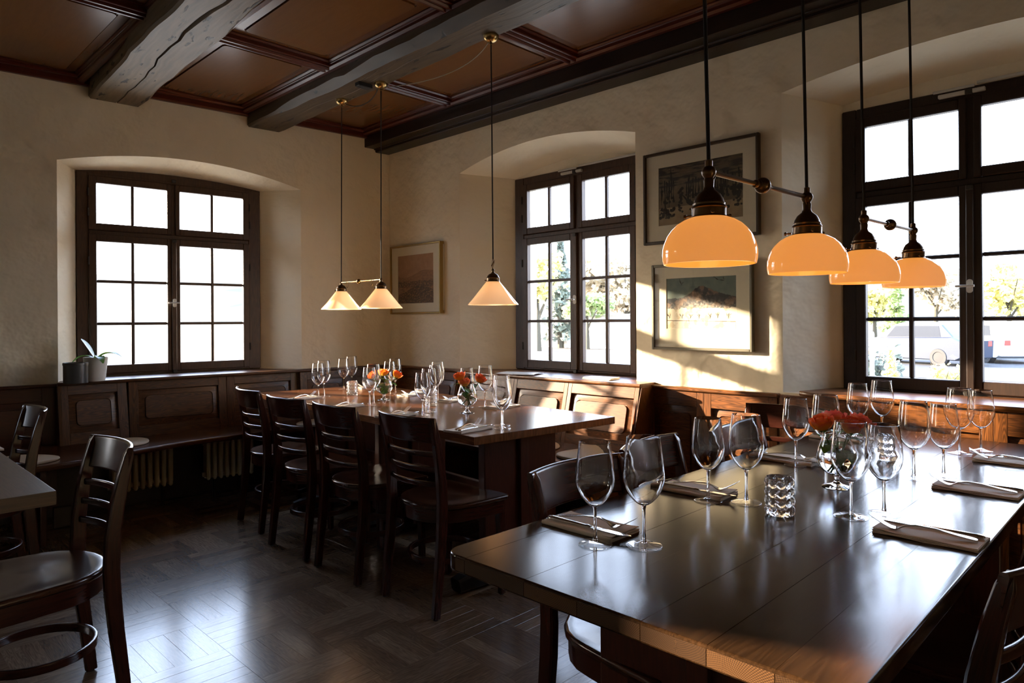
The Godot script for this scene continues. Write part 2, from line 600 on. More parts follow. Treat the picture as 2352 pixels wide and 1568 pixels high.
func window(n: int, label: String, xf: Transform3D, fa: float, fb: float, fd: float, l: Array, r: Array, m: Material, ftop: float, opener: bool, curved := false) -> void:
	var o := thing("window_%d" % n, label, "window", xf, "", "structure")
	var y0 := 0.872
	var t0 := 1.946
	var t1 := 2.228
	var b0 := 0.945
	var b1 := 1.818
	var b := MB.new()
	var c := fd - 0.015
	var wl: float = l[0] - 0.045 - fa
	var wr: float = fb - r[1] - 0.045
	b.box(Vector3(fa + wl / 2, (y0 + ftop) / 2, c), Vector3(wl, ftop - y0, 0.07), 0.005)
	b.box(Vector3(fb - wr / 2, (y0 + ftop) / 2, c), Vector3(wr, ftop - y0, 0.07), 0.005)
	var fc := (fa + wl + fb - wr) / 2
	b.box(Vector3(fc, (t1 + 0.045 + ftop) / 2, c), Vector3(fb - fa - wl - wr + 0.002, ftop - t1 - 0.045, 0.068), 0.005)
	b.box(Vector3(fc, (y0 + 0.025), c), Vector3(fb - fa - wl - wr + 0.002, 0.05, 0.068), 0.005)
	b.box(Vector3(fc, (t0 + b1) / 2, c), Vector3(fb - fa - wl - wr + 0.002, 0.034, 0.068), 0.005)
	b.box(Vector3((l[1] + r[0]) / 2, (t0 + t1) / 2, c), Vector3(maxf(r[0] - l[1] - 0.05, 0.025), t1 - t0 + 0.14, 0.066), 0.005)
	if curved:       # the head follows the arch
		for i in 12:
			var p0: float = lerpf(fa, fb, i / 12.0)
			var p1: float = lerpf(fa, fb, (i + 1) / 12.0)
			var h0 := arch_y(p0, fa, fb, 2.303, 2.345)
			var h1 := arch_y(p1, fa, fb, 2.303, 2.345)
			b.quad(Vector3(p0, ftop - 0.03, fd + 0.018), Vector3(p1, ftop - 0.03, fd + 0.018), Vector3(p1, h1, fd + 0.018), Vector3(p0, h0, fd + 0.018))
	part("frame", b.commit(1, 30.0, roff()), m, o)
	var cx: float = (l[1] + r[0]) / 2
	var gap: float = (r[0] - l[1]) / 2
	for q in [[l, 0], [r, 1]]:
		var g: Array = q[0]
		var mid: float = (g[0] + g[1]) / 2
		var el: float = 0.048 if q[1] == 0 else gap * 0.7
		var er: float = gap * 0.7 if q[1] == 0 else 0.048
		sash(o, g[0], g[1], t0, t1, [mid], [], fd, m, el, er, 0.048)
		el = 0.048 if q[1] == 0 else gap * 0.96
		er = gap * 0.96 if q[1] == 0 else 0.048
		sash(o, g[0], g[1], b0, b1, [mid], [lerpf(b0, b1, 0.3355), lerpf(b0, b1, 0.679)], fd, m, el, er, 0.06)
	part("cover_strip", bx(Vector3(cx, (b0 + b1) / 2 - 0.004, fd + 0.04), Vector3(0.032, b1 - b0 + 0.10, 0.016), 0.004, 1), m, o)
	# lever handle on an oval plate
	var hb := MB.new()
	hb.xf = Transform3D(Basis.IDENTITY, Vector3(cx, 1.39, fd + 0.05))
	var ov := rrect(-0.013, -0.032, 0.013, 0.032, 0.0125, 5)
	var r0 := []
	var r1 := []
	for v in ov:
		r0.append(Vector3(v.x, v.y, -0.002))
		r1.append(Vector3(v.x, v.y, 0.004))
	hb.bridge(r0, r1)
	hb.fan(r1)
	hb.sweep([Vector3(0, 0, 0.002), Vector3(0, 0, 0.03), Vector3(0.004, 0, 0.036)], circ(0.0075, 10))
	hb.sweep([Vector3(-0.05, 0.0, 0.034), Vector3(-0.02, 0, 0.038), Vector3(0.025, 0.0, 0.038)], circ(0.0055, 8))
	part("handle", hb.commit(), M.white_metal, o)
	for y in [1.05, 1.68, 2.02, 2.16]:
		for u in [l[0] - 0.05, r[1] + 0.05]:
			var k := MB.new()
			k.lathe([[0.0, -0.03], [0.006, -0.028], [0.006, 0.028], [0.0, 0.03]], 8, Vector3(u, y, fd + 0.034))
			part("hinge", k.commit(), M.fitting, o)
	for q in [[cx, b0 - 0.065], [cx, (t0 + b1) / 2 - 0.03], [cx, t1 + 0.07]]:
		part("bolt", bx(Vector3(q[0], q[1], fd + 0.045), Vector3(0.03, 0.026, 0.02), 0.004), M.fitting, o)
	if opener:
		var k := MB.new()
		k.box(Vector3(cx - 0.03, t1 + 0.072, fd + 0.04), Vector3(0.19, 0.018, 0.022), 0.003)
		k.box(Vector3(cx - 0.06, t1 + 0.094, fd + 0.052), Vector3(0.17, 0.012, 0.012), 0.003)
		k.box(Vector3(cx + 0.28, t1 + 0.108, fd + 0.034), Vector3(0.50, 0.014, 0.012), 0.003)
		part("opener", k.commit(), M.white_metal, o)


func raised(w: float, h: float, m: Material, parent: Node, xf: Transform3D, called := "panel", r := 0.03, bev := 0.06, grain := 0) -> void:
	# a fielded panel centred on xf, facing +z: bevel, groove, and a field with rounded corners
	var b := MB.new()
	var n := 5
	var field := rrect(-w / 2 + bev, -h / 2 + bev, w / 2 - bev, h / 2 - bev, r, n)
	var outer := []
	var low := []
	var top := []
	var i := 0
	for v in field:
		var k := i / (n + 1)
		var cx := w / 2 if k in [0, 1] else -w / 2
		var cy := h / 2 if k in [1, 2] else -h / 2
		outer.append(Vector3(cx, cy, -0.012))
		low.append(Vector3(v.x, v.y, -0.003))
		top.append(Vector3(v.x * (1 - 0.005 / w), v.y * (1 - 0.005 / h), 0.004))
		i += 1
	# keep the bevel's corners square: straight edges run to the corner
	b.bridge(outer, low)
	var g1 := []
	var g2 := []
	for v in low:
		g1.append(v * Vector3(1 - 0.004 / w, 1 - 0.004 / h, 1) - Vector3(0, 0, 0.006))
		g2.append(v * Vector3(1 - 0.014 / w, 1 - 0.014 / h, 1) - Vector3(0, 0, 0.006))
	var t2 := []
	for v in g2:
		t2.append(Vector3(v.x * (1 - 0.004 / w), v.y * (1 - 0.004 / h), 0.003))
	b.bridge(low, g1)
	b.bridge(g1, g2)
	b.bridge(g2, t2)
	b.fan(t2)
	part(called, b.commit(grain, 22.0, roff()), m, parent, xf)


func panelling(o: Node3D, segs: Array, m: Material, m2: Material, rail_t := 0.085, rail_b := 0.07, stile := 0.06) -> void:
	# segs: [uL, dL_top, dL_bottom, uR, dR_top, dR_bottom, y0, y1]; a leaning board frame with one fielded panel each
	for s in segs:
		var a := Vector3(s[0], s[6], s[2])
		var b := Vector3(s[3], s[6], s[5])
		var c := Vector3(s[0], s[7], s[1])
		var x := (b - a)
		var w := x.length()
		x = x.normalized()
		var z := x.cross((c - a)).normalized()
		var y := z.cross(x)
		var h: float = (c - a).dot(y)
		var xf := Transform3D(Basis(x, y, z), a)
		var th := 0.024
		for q in [[0.0, stile], [w - stile, w]]:
			part("stile", bx(Vector3((q[0] + q[1]) / 2, h / 2, -th / 2), Vector3(q[1] - q[0], h, th), 0.002, 1), m, o, xf)
		part("rail", bx(Vector3(w / 2, h - rail_t / 2, -th / 2 - 0.0005), Vector3(w - 2 * stile + 0.002, rail_t, th), 0.002, 0), m, o, xf)
		part("rail", bx(Vector3(w / 2, rail_b / 2, -th / 2 - 0.0005), Vector3(w - 2 * stile + 0.002, rail_b, th), 0.002, 0), m, o, xf)
		raised(w - 2 * stile, h - rail_t - rail_b, m2, o, xf * Transform3D(Basis.IDENTITY, Vector3(w / 2, rail_b + (h - rail_t - rail_b) / 2, -0.008)), "panel", 0.028, 0.038, 0)


func cap_board(o: Node3D, pts_front: Array, back: Array, y: float, th: float, m: Material) -> void:
	# a board whose front edge follows pts_front (u, d) and whose back edge follows back
	var poly := []
	for v in pts_front: poly.append(v)
	for i in back.size(): poly.append(back[back.size() - 1 - i])
	var pv := PackedVector2Array(poly)
	if Geometry2D.is_polygon_clockwise(pv):
		pass
	var idx := Geometry2D.triangulate_polygon(pv)
	var b := MB.new()
	for i in range(0, idx.size(), 3):
		var q := [pv[idx[i]], pv[idx[i + 1]], pv[idx[i + 2]]]
		var tp := []
		var bt := []
		for v in q:
			tp.append(Vector3(v.x, y + th, v.y))
			bt.append(Vector3(v.x, y, v.y))
		if (tp[1] - tp[0]).cross(tp[2] - tp[1]).y < 0:
			tp.reverse()
			bt.reverse()
		b.tri(tp[0], tp[1], tp[2])
		b.tri(bt[2], bt[1], bt[0])
	var ctr := Vector3.ZERO
	for v in poly: ctr += Vector3(v.x, y, v.y) / poly.size()
	# a rounded front nosing and plain sides
	var n := pts_front.size()
	var ring := []
	for v in pts_front: ring.append(Vector3(v.x, y + th / 2, v.y))
	var nose := []
	for k in 7:
		var a := -PI / 2 + PI * k / 6
		nose.append(Vector2(cos(a) * 0.007, sin(a) * th / 2))
	for i in n - 1:
		for k in 6:
			var d0 := Vector3(ring[i + 1].z - ring[i].z, 0, -(ring[i + 1].x - ring[i].x)).normalized() * -1.0
			var da := d0
			var db := d0
			if i > 0: da = (d0 + Vector3(ring[i].z - ring[i - 1].z, 0, -(ring[i].x - ring[i - 1].x)).normalized() * -1.0).normalized()
			if i < n - 2: db = (d0 + Vector3(ring[i + 2].z - ring[i + 1].z, 0, -(ring[i + 2].x - ring[i + 1].x)).normalized() * -1.0).normalized()
			var f := func(p, dd, q): return p + dd * q.x + Vector3(0, q.y, 0)
			b.oq(f.call(ring[i], da, nose[k]), f.call(ring[i + 1], db, nose[k]), f.call(ring[i + 1], db, nose[k + 1]), f.call(ring[i], da, nose[k + 1]), (ring[i] + ring[i + 1]) / 2 - d0 * 0.1)
	var full := poly.size()
	for i in range(n - 1, full):
		var p0 := Vector3(poly[i].x, y, poly[i].y)
		var p1 := Vector3(poly[(i + 1) % full].x, y, poly[(i + 1) % full].y)
		b.oq(p0, p1, p1 + Vector3(0, th, 0), p0 + Vector3(0, th, 0), ctr + Vector3(0, th / 2, 0))
	part("seat" if y < 0.6 else "cap", b.commit(0, 40.0, roff()), m, o)


func radiator(u0: float, n: int, d: float, label: String, rgroup: String) -> void:
	var o := thing("radiator", label, "radiator", XL * Transform3D(Basis.IDENTITY, Vector3(u0, 0, d)), rgroup)
	var pitch := 0.0425
	var b := MB.new()
	b.sweep([Vector3(0, 0.15, 0), Vector3(0, 0.2, 0), Vector3(0, 0.36, 0), Vector3(0, 0.41, 0)], rrect(-0.05, -0.015, 0.05, 0.015, 0.0145, 4), Vector3.RIGHT, true, false, [0.9, 1.0, 1.0, 0.9])
	b.lathe([[0.0, -0.016], [0.009, -0.012], [0.0145, 0.0]], 10, Vector3(0, 0.15, 0.034))
	b.lathe([[0.0, -0.016], [0.009, -0.012], [0.0145, 0.0]], 10, Vector3(0, 0.15, -0.034))
	var cm := b.commit(1, 50.0)
	for i in n:
		part("column", cm, M.rad, o, Transform3D(Basis.IDENTITY, Vector3(i * pitch, 0, 0)))
	for y in [0.17, 0.39]:
		var k := MB.new()
		k.sweep([Vector3(-0.03, y, 0), Vector3((n - 1) * pitch + 0.02, y, 0)], circ(0.016, 10))
		part("header_pipe", k.commit(), M.rad, o)
	for u in [pitch, (n - 2) * pitch]:
		part("foot", bx(Vector3(u, 0.07, 0), Vector3(0.014, 0.14, 0.02), 0.004), M.iron, o)


func beam(n: int, label: String, xa: float, xb: float, drift: float, y0: float, z0: float, z1: float, sd: int, crack: bool, chamfer_l: bool) -> void:
	var o := thing("trim_%d" % n, label, "beam", Transform3D.IDENTITY, "", "structure")
	var ns := FastNoiseLite.new()
	ns.seed = sd
	ns.frequency = 0.9
	var st := 64
	var rings := []
	var dark := []
	for i in st + 1:
		var z: float = lerpf(z0, z1, float(i) / st)
		var dx := drift * (z - 0.0)
		var j := func(k, a): return ns.get_noise_2d(z * 1.3, k * 17.0) * a
		var cl := 0.012
		if chamfer_l: cl = 0.012 + 0.03 * smoothstep(0.25, 0.6, z) * (1.0 + 0.6 * ns.get_noise_2d(z * 3.0, 99.0))
		var cr: float = 0.02 + absf(j.call(5, 0.03))
		var l: float = xa + dx + j.call(1, 0.018)
		var r: float = xb + dx + j.call(2, 0.018)
		var bt: float = y0 + j.call(3, 0.008)
		var w := r - l
		var ck: float = l + w * (0.52 + 0.22 * ns.get_noise_2d(z * 0.8, 41.0) + 0.05 * ns.get_noise_2d(z * 4.0, 43.0))
		var cw: float = 0.004 + 0.008 * clampf(ns.get_noise_2d(z * 1.7, 47.0) + 0.6, 0.05, 1.4) * smoothstep(0.35, 1.6, z) if crack else 0.001
		var cd := 0.03 if crack else 0.001
		rings.append([Vector3(l, 2.95, z), Vector3(l, bt + cl * 1.1, z), Vector3(l + cl, bt, z), Vector3(ck - cw, bt, z), Vector3(ck, bt + cd, z), Vector3(ck + cw, bt, z), Vector3(r - cr, bt + j.call(4, 0.004), z), Vector3(r, bt + cr, z), Vector3(r, 2.95, z)])
	var b := MB.new()
	for i in st:
		var v := 0.0
		for k in 8:
			var a: Vector3 = rings[i][k]
			var c: Vector3 = rings[i][k + 1]
			var a2: Vector3 = rings[i + 1][k]
			var c2: Vector3 = rings[i + 1][k + 1]
			var e: float = (rings[0][k + 1] - rings[0][k]).length()
			b.quad(a, c, c2, a2, Vector2(a.z, v), Vector2(a.z, v + e), Vector2(a2.z, v + e), Vector2(a2.z, v))
			v += e
	part("timber", b.commit(2, 25.0, roff()), M.beam if crack else M.beam2, o)
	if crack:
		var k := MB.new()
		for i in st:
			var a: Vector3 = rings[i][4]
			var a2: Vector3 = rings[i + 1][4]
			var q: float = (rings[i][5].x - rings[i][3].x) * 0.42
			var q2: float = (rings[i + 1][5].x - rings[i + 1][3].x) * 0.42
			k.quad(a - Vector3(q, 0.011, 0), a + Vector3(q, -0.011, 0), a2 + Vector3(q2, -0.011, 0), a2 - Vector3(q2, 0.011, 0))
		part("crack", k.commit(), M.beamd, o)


func ceiling() -> void:
	var o := thing("ceiling", "dark panelled wooden ceiling of fielded boards between the old beams", "ceiling", Transform3D.IDENTITY, "", "structure")
	part("boarding", bx(Vector3(-3.2, 2.97, 3.4), Vector3(8.2, 0.16, 9.6)), M.cornice, o)
	var down := Basis(Vector3(1, 0, 0), Vector3(0, 0, 1), Vector3(0, -1, 0))
	var bays := [[-0.975, -0.24], [-1.985, -1.235], [-3.05, -2.29], [-4.15, -3.40], [-5.2, -4.5]]
	var rows := [-0.35, 1.12, 2.30, 3.48, 4.66, 5.84, 7.1]
	for b in bays:
		for i in rows.size() - 1:
			var z0: float = rows[i]
			var z1: float = rows[i + 1]
			if i == 0: z0 = (b[0] + b[1]) / 2 * tan(LW) + 0.01
			var hw := 0.05
			var x0: float = b[0] + 0.045
			var x1: float = b[1] - 0.045
			var za: float = z0 + hw
			var zb: float = z1 - hw
			# the flat frame round the field, then the field itself
			raised(x1 - x0, zb - za, M.ceil, o, Transform3D(down, Vector3((x0 + x1) / 2, 2.862, (za + zb) / 2)), "panel", 0.03, 0.075, 1)
			for s in [[x0 + 0.004, 1.0], [x1 - 0.004, -1.0]]:
				var m := MB.new()
				m.sweep([Vector3(s[0], 2.872, za), Vector3(s[0], 2.872, zb)], rectp(0.026, 0.03, 0.008))
				part("moulding", m.commit(2, 30.0, roff()), M.ceilf, o)
			for s in [za + 0.004, zb - 0.004]:
				var m := MB.new()
				m.sweep([Vector3(x0, 2.873, s), Vector3(x1, 2.873, s)], rectp(0.026, 0.03, 0.008))
				part("moulding", m.commit(0, 30.0, roff()), M.ceilf, o)
		for i in range(1, rows.size() - 1):     # the cross rails: a board and a double bead
			var z: float = rows[i]
			var m := MB.new()
			m.box(Vector3((b[0] + b[1]) / 2, 2.86, z), Vector3(b[1] - b[0], 0.05, 0.105), 0.004)
			m.box(Vector3((b[0] + b[1]) / 2, 2.838, z - 0.022), Vector3(b[1] - b[0], 0.03, 0.03), 0.009)
			m.box(Vector3((b[0] + b[1]) / 2, 2.838, z + 0.022), Vector3(b[1] - b[0], 0.03, 0.03), 0.009)
			part("cross_rail", m.commit(0, 30.0, roff()), M.ceilf, o)
		for s in [b[0] + 0.018, b[1] - 0.018]:   # along the beams
			var m := MB.new()
			m.sweep([Vector3(s, 2.855, -0.5), Vector3(s, 2.855, 7.2)], rectp(0.05, 0.065, 0.012))
			m.sweep([Vector3(s + (0.018 if s < (b[0] + b[1]) / 2 else -0.018), 2.863, -0.5), Vector3(s + (0.018 if s < (b[0] + b[1]) / 2 else -0.018), 2.863, 7.2)], circ(0.016, 8))
			part("beam_moulding", m.commit(2, 40.0, roff()), M.ceilf, o)
	# where the ceiling meets the left wall
	var w := MB.new()
	w.xf = XL
	w.sweep([Vector3(-6.8, 2.845, 0.02), Vector3(0, 2.845, 0.02)], rectp(0.045, 0.076, 0.01))
	w.sweep([Vector3(-6.8, 2.862, 0.05), Vector3(0, 2.862, 0.05)], rectp(0.04, 0.03, 0.01))
	part("wall_moulding", w.commit(0, 30.0), M.ceilf, o)


func room() -> void:
	var h := 2.97
	var w1 := {"a": -2.449, "b": -0.81, "spring": 2.303, "apex": 2.417, "fa": -2.308, "fb": -1.04, "fspring": 2.303, "fapex": 2.345, "fd": -0.29, "sill": 0.86, "ftop": 2.345}
	var w4 := w1.duplicate()
	for k in ["a", "b", "fa", "fb"]: w4[k] -= 3.575
	var w2 := {"a": 0.931, "b": 2.572, "spring": 2.397, "apex": 2.511, "fa": 1.272, "fb": 2.40, "fspring": 2.342, "fapex": 2.412, "fd": -0.29, "sill": 0.86, "ftop": 2.335}
	var w3 := {"a": 3.48, "b": 5.12, "spring": 2.42, "apex": 2.498, "fa": 3.688, "fb": 4.85, "fspring": 2.37, "fapex": 2.405, "fd": -0.29, "sill": 0.86, "ftop": 2.33}
	single("wall_left", "cream plastered wall with the arched window niche above the radiators", "wall", wall_mesh(-7.2, 0.45, h, [w4, w1]), M.plaster, XL, "", "structure")
	single("wall_right", "cream plastered wall with the pictures and two arched window niches", "wall", wall_mesh(-0.45, 7.6, h, [w2, w3]), M.plaster, XR, "", "structure")
	single("wall_back", "plain plastered wall behind the camera", "wall", bx(Vector3(-3.2, 1.485, 7.3), Vector3(8.2, 2.97, 0.2)), M.plaster, Transform3D.IDENTITY, "", "structure")
	single("wall_far_left", "plain plastered wall at the unseen end of the room", "wall", bx(Vector3(-6.9, 1.485, 3.3), Vector3(0.2, 2.97, 8.4)), M.plaster, Transform3D.IDENTITY, "", "structure")
	window(1, "brown casement window in the left wall, orchid on its sill", XL, -2.308, -1.04, -0.29, [-2.188, -1.733], [-1.645, -1.178], M.window, 2.30, false, true)
	window(2, "brown casement window between the small picture and the two large pictures", XR, 1.272, 2.40, -0.29, [1.412, 1.832], [1.945, 2.345], M.window, 2.335, true)
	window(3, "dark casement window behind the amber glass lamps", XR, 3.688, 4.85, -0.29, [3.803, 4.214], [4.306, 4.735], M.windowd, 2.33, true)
	window(4, "brown casement window further along the left wall, outside the view", XL, -5.883, -4.615, -0.29, [-5.763, -5.308], [-5.22, -4.753], M.window, 2.30, false, true)
	ceiling()
	beam(1, "old grey split ceiling beam with a long crack, left of the lamps", -2.275, -1.955, -0.045, 2.735, -0.35, 7.2, 5, true, false)
	beam(2, "old brown ceiling beam that carries the cone shaded lamps", -1.222, -0.957, -0.018, 2.736, -0.25, 7.2, 9, false, true)
	beam(3, "further old ceiling beam at the dark left side of the room", -3.38, -3.07, 0.0, 2.736, -0.5, 7.2, 13, false, false)
	var c := thing("trim_4", "dark stepped wooden cornice along the top of the picture wall", "cornice", Transform3D.IDENTITY, "", "structure")
	var m := MB.new()
	m.box(Vector3(-0.12, 2.85, 3.3), Vector3(0.237, 0.234, 8.0), 0.004)
	part("beam_casing", m.commit(2, 30.0), M.cornice, c)
	m = MB.new()
	m.box(Vector3(-0.068, 2.80, 3.3), Vector3(0.138, 0.19, 8.0), 0.006)
	m.sweep([Vector3(-0.14, 2.735, -0.6), Vector3(-0.14, 2.735, 7.2)], circ(0.012, 10))
	part("wall_board", m.commit(2, 30.0), M.cornice, c)
	# wainscot between the benches and beyond
	var wn := thing("trim_5", "pine wainscot with fielded panels below the two large pictures", "wainscot", XR, "", "structure")
	panelling(wn, [[2.66, 0.03, 0.03, 3.04, 0.03, 0.03, 0.05, 0.835], [3.04, 0.03, 0.03, 3.46, 0.03, 0.03, 0.05, 0.835]], M.bench, M.bench, 0.09, 0.10, 0.045)
	part("cap", bx(Vector3(3.06, 0.843, 0.022), Vector3(0.82, 0.022, 0.046), 0.006), M.bench, wn)
	wn = thing("trim_6", "pine wainscot with fielded panels below the dark window", "wainscot", XR, "", "structure")
	panelling(wn, [[3.48, 0.045, 0.045, 3.86, 0.075, 0.075, 0.05, 0.85], [3.86, 0.075, 0.075, 4.40, 0.075, 0.075, 0.05, 0.85], [4.40, 0.075, 0.075, 4.94, 0.075, 0.075, 0.05, 0.85], [4.94, 0.075, 0.075, 5.5, 0.03, 0.03, 0.05, 0.85], [5.5, 0.03, 0.03, 6.3, 0.03, 0.03, 0.05, 0.85], [6.3, 0.03, 0.03, 7.1, 0.03, 0.03, 0.05, 0.85]], M.bench, M.bench, 0.10, 0.10, 0.05)
	cap_board(wn, [Vector2(3.58, 0.03), Vector2(3.68, 0.09), Vector2(4.94, 0.09), Vector2(5.06, 0.03)], [Vector2(3.66, -0.28), Vector2(4.88, -0.28)], 0.852, 0.024, M.bench)
	wn = thing("trim_7", "dark wainscot of the left wall beside the curved bench", "wainscot", XL, "", "structure")
	panelling(wn, [[-3.35, 0.03, 0.03, -2.46, 0.03, 0.03, 0.05, 0.835], [-4.3, 0.03, 0.03, -3.35, 0.03, 0.03, 0.05, 0.835], [-5.2, 0.03, 0.03, -4.3, 0.03, 0.03, 0.05, 0.835], [-6.2, 0.03, 0.03, -5.2, 0.03, 0.03, 0.05, 0.835]], M.trestle, M.trestle, 0.09, 0.1, 0.08)
	part("cap", bx(Vector3(-4.35, 0.843, 0.022), Vector3(3.8, 0.022, 0.046), 0.006), M.trestle, wn)
	floor_()
	benches()


func floor_() -> void:
	var o := thing("floor", "worn oak parquet laid in alternating square blocks of short strips", "floor", Transform3D.IDENTITY, "", "structure")
	part("subfloor", bx(Vector3(-3.2, -0.115, 3.4), Vector3(8.4, 0.2, 9.6)), M.subfloor, o)
	var b := 0.3
	var n := 5
	var w := b / n
	var meshes := []
	for k in 8:
		meshes.append(bx(Vector3(0, -0.0085, 0), Vector3(b - 0.0003, 0.016, w - 0.0003), 0.0004, 0))
	var list := []
	for i in range(-16, 8):
		for j in range(-4, 22):
			var cx := -2.15 + (i + 0.5) * b
			var cz := 0.867 + (j + 0.5) * b
			if cx > 0.4 or cx < -6.8 or cz < -0.7 or cz > 7.2: continue
			var vertical := (i + j) % 2 == 0
			for k in n:
				var q := (k + 0.5) * w - b / 2
				var p := Vector3(cx + (q if vertical else 0.0), 0, cz + (0.0 if vertical else q))
				var dist := Vector2(p.x + 3.53, p.z - 4.97)
				var f := dist.x * 0.713 - dist.y * 0.701
				var sx := (dist.x * 0.701 + dist.y * 0.713) / maxf(f, 0.01)
				var sy := 1.24 / maxf(f, 0.01)
				var seen := f > 0.5 and absf(sx) < 0.78 and sy < 0.56 and sy > 0.24
				var hidden := p.x > -1.25 or (p.z > 3.6 and p.x > -2.3)     # under tables and benches
				list.append([(0.0 if seen else 50.0) + (20.0 if hidden else 0.0) + f, p, vertical])
	list.sort_custom(func(x, y): return x[0] < y[0])
	var rest := []
	for m in 5: rest.append(MB.new())
	for i in list.size():
		var p: Vector3 = list[i][1]
		var hsh := int(absf(sin(p.x * 91.7 + p.z * 47.3) * 9973.0))
		var xf := at(p.x, rnd(-0.0003, 0.0003), p.z, PI / 2 if list[i][2] else 0.0)
		if hsh % 3 == 0: xf = xf.rotated_local(Vector3.UP, PI)
		if i < 300:
			part("plank", meshes[hsh % 8], M.floor[(hsh / 8) % 5], o, xf)
		else:
			rest[(hsh / 8) % 5].xf = xf
			rest[(hsh / 8) % 5].box(Vector3(0, -0.0085, 0), Vector3(b - 0.0003, 0.016, w - 0.0003))
	for k in 5:
		rest[k].xf = Transform3D.IDENTITY
		var r := part("further_planks", rest[k].commit(0, 20.0), M.floor[k], o)
		r.set_meta("kind", "stuff")


func benches() -> void:
	# the bench under the left window
	var o := thing("corner_bench", "dark wooden bench with panelled back curving under the left window", "bench", XL)
	panelling(o, [[-2.46, 0.115, 0.180, -2.062, 0.062, 0.127, 0.46, 0.845], [-2.058, 0.07, 0.11, -1.412, 0.06, 0.09, 0.46, 0.845], [-1.408, 0.04, 0.07, -0.86, 0.04, 0.06, 0.46, 0.845], [-0.856, 0.07, 0.10, -0.42, 0.07, 0.10, 0.46, 0.845], [-0.418, 0.06, 0.09, 0.06, 0.06, 0.09, 0.46, 0.845]], M.bench2, M.bench2, 0.062, 0.085, 0.058)
	cap_board(o, [Vector2(-2.47, 0.135), Vector2(-2.06, 0.095), Vector2(-1.41, 0.08), Vector2(-0.85, 0.075), Vector2(-0.06, 0.075)], [Vector2(-2.44, -0.0), Vector2(-2.30, -0.28), Vector2(-1.05, -0.28), Vector2(-0.83, 0.0), Vector2(-0.03, 0.0)], 0.845, 0.022, M.bench2)
	cap_board(o, [Vector2(-3.9, 0.84), Vector2(-2.9, 0.84), Vector2(-2.66, 0.82), Vector2(-2.42, 0.765), Vector2(-2.185, 0.65), Vector2(-1.935, 0.545), Vector2(-1.66, 0.48), Vector2(-1.3, 0.46), Vector2(-0.72, 0.46)], [Vector2(-3.9, 0.06), Vector2(-2.5, 0.06), Vector2(-0.72, 0.03)], 0.438, 0.034, M.seatb)
	var ck := MB.new()
	var c0 := []
	var c1 := []
	for v in [Vector2(0.0, 0.44), Vector2(0.184, 0.44), Vector2(0.117, 0.845), Vector2(0.0, 0.845)]:
		c0.append(Vector3(-2.462, v.y, v.x))
		c1.append(Vector3(-2.446, v.y, v.x))
	ck.bridge(c1, c0)
	ck.fan(c0)
	part("cheek", ck.commit(1, 20.0), M.bench2, o)
	part("back_board", bx(Vector3(-1.6, 0.22, 0.012), Vector3(3.2, 0.436, 0.02)), M.cornice, o)
	part("end_panel", bx(Vector3(-2.60, 0.22, 0.4), Vector3(0.03, 0.436, 0.62), 0.003, 1), M.trestle, o)
	part("end_panel", bx(Vector3(-1.0, 0.22, 0.24), Vector3(0.03, 0.436, 0.36), 0.003, 1), M.trestle, o)
	part("plinth_block", bx(Vector3(-2.50, 0.13, 0.60), Vector3(0.09, 0.12, 0.03), 0.003), M.cornice, o)
	# the bench along the right wall
	o = thing("corner_bench", "sunlit pine bench with panelled back below the middle window", "bench", XR)
	panelling(o, [[0.06, 0.03, 0.10, 0.52, 0.03, 0.10, 0.46, 0.845], [0.52, 0.03, 0.10, 0.95, 0.05, 0.12, 0.46, 0.845], [0.95, 0.05, 0.12, 1.20, 0.15, 0.24, 0.46, 0.845], [1.20, 0.15, 0.24, 1.67, 0.15, 0.24, 0.46, 0.845], [1.67, 0.15, 0.24, 2.155, 0.15, 0.24, 0.46, 0.845], [2.155, 0.15, 0.24, 2.70, 0.15, 0.25, 0.46, 0.845]], M.bench, M.bench, 0.067, 0.075, 0.032)
	cap_board(o, [Vector2(0.05, 0.045), Vector2(0.93, 0.065), Vector2(1.14, 0.16), Vector2(2.705, 0.16)], [Vector2(0.05, 0.0), Vector2(0.95, 0.0), Vector2(1.28, -0.28), Vector2(2.39, -0.28), Vector2(2.56, 0.0), Vector2(2.705, 0.0)], 0.845, 0.022, M.bench)
	cap_board(o, [Vector2(0.36, 0.72), Vector2(1.2, 0.70), Vector2(2.72, 0.70)], [Vector2(-0.02, 0.06), Vector2(0.98, 0.06), Vector2(1.2, 0.2), Vector2(2.72, 0.2)], 0.438, 0.034, M.seatb)
	part("back_board", bx(Vector3(1.36, 0.22, 0.012), Vector3(2.6, 0.436, 0.02)), M.cornice, o)
	var e := MB.new()
	for q in [[2.69, 2.712]]:
		var r0 := []
		var r1 := []
		for v in [Vector2(0.02, 0.0), Vector2(0.62, 0.0), Vector2(0.62, 0.437), Vector2(0.26, 0.45), Vector2(0.155, 0.845), Vector2(0.02, 0.845)]:
			r0.append(Vector3(q[1], v.y, v.x))
			r1.append(Vector3(q[0], v.y, v.x))
		e.bridge(r0, r1)
		r0.reverse()
		e.fan(r0)
		r0.reverse()
		e.fan(r1)
	part("end_panel", e.commit(1, 20.0), M.bench, o)
	part("end_panel", bx(Vector3(1.25, 0.22, 0.38), Vector3(0.03, 0.436, 0.5), 0.003, 1), M.bench, o)
	radiator(-2.175, 9, 0.19, "ribbed cream radiator below the curved bench, nearer the grey pot", "radiators below the curved bench")
	radiator(-1.59, 8, 0.19, "ribbed cream radiator below the curved bench, nearer the sunlit table", "radiators below the curved bench")


# ---------------------------------------------------------------- furniture

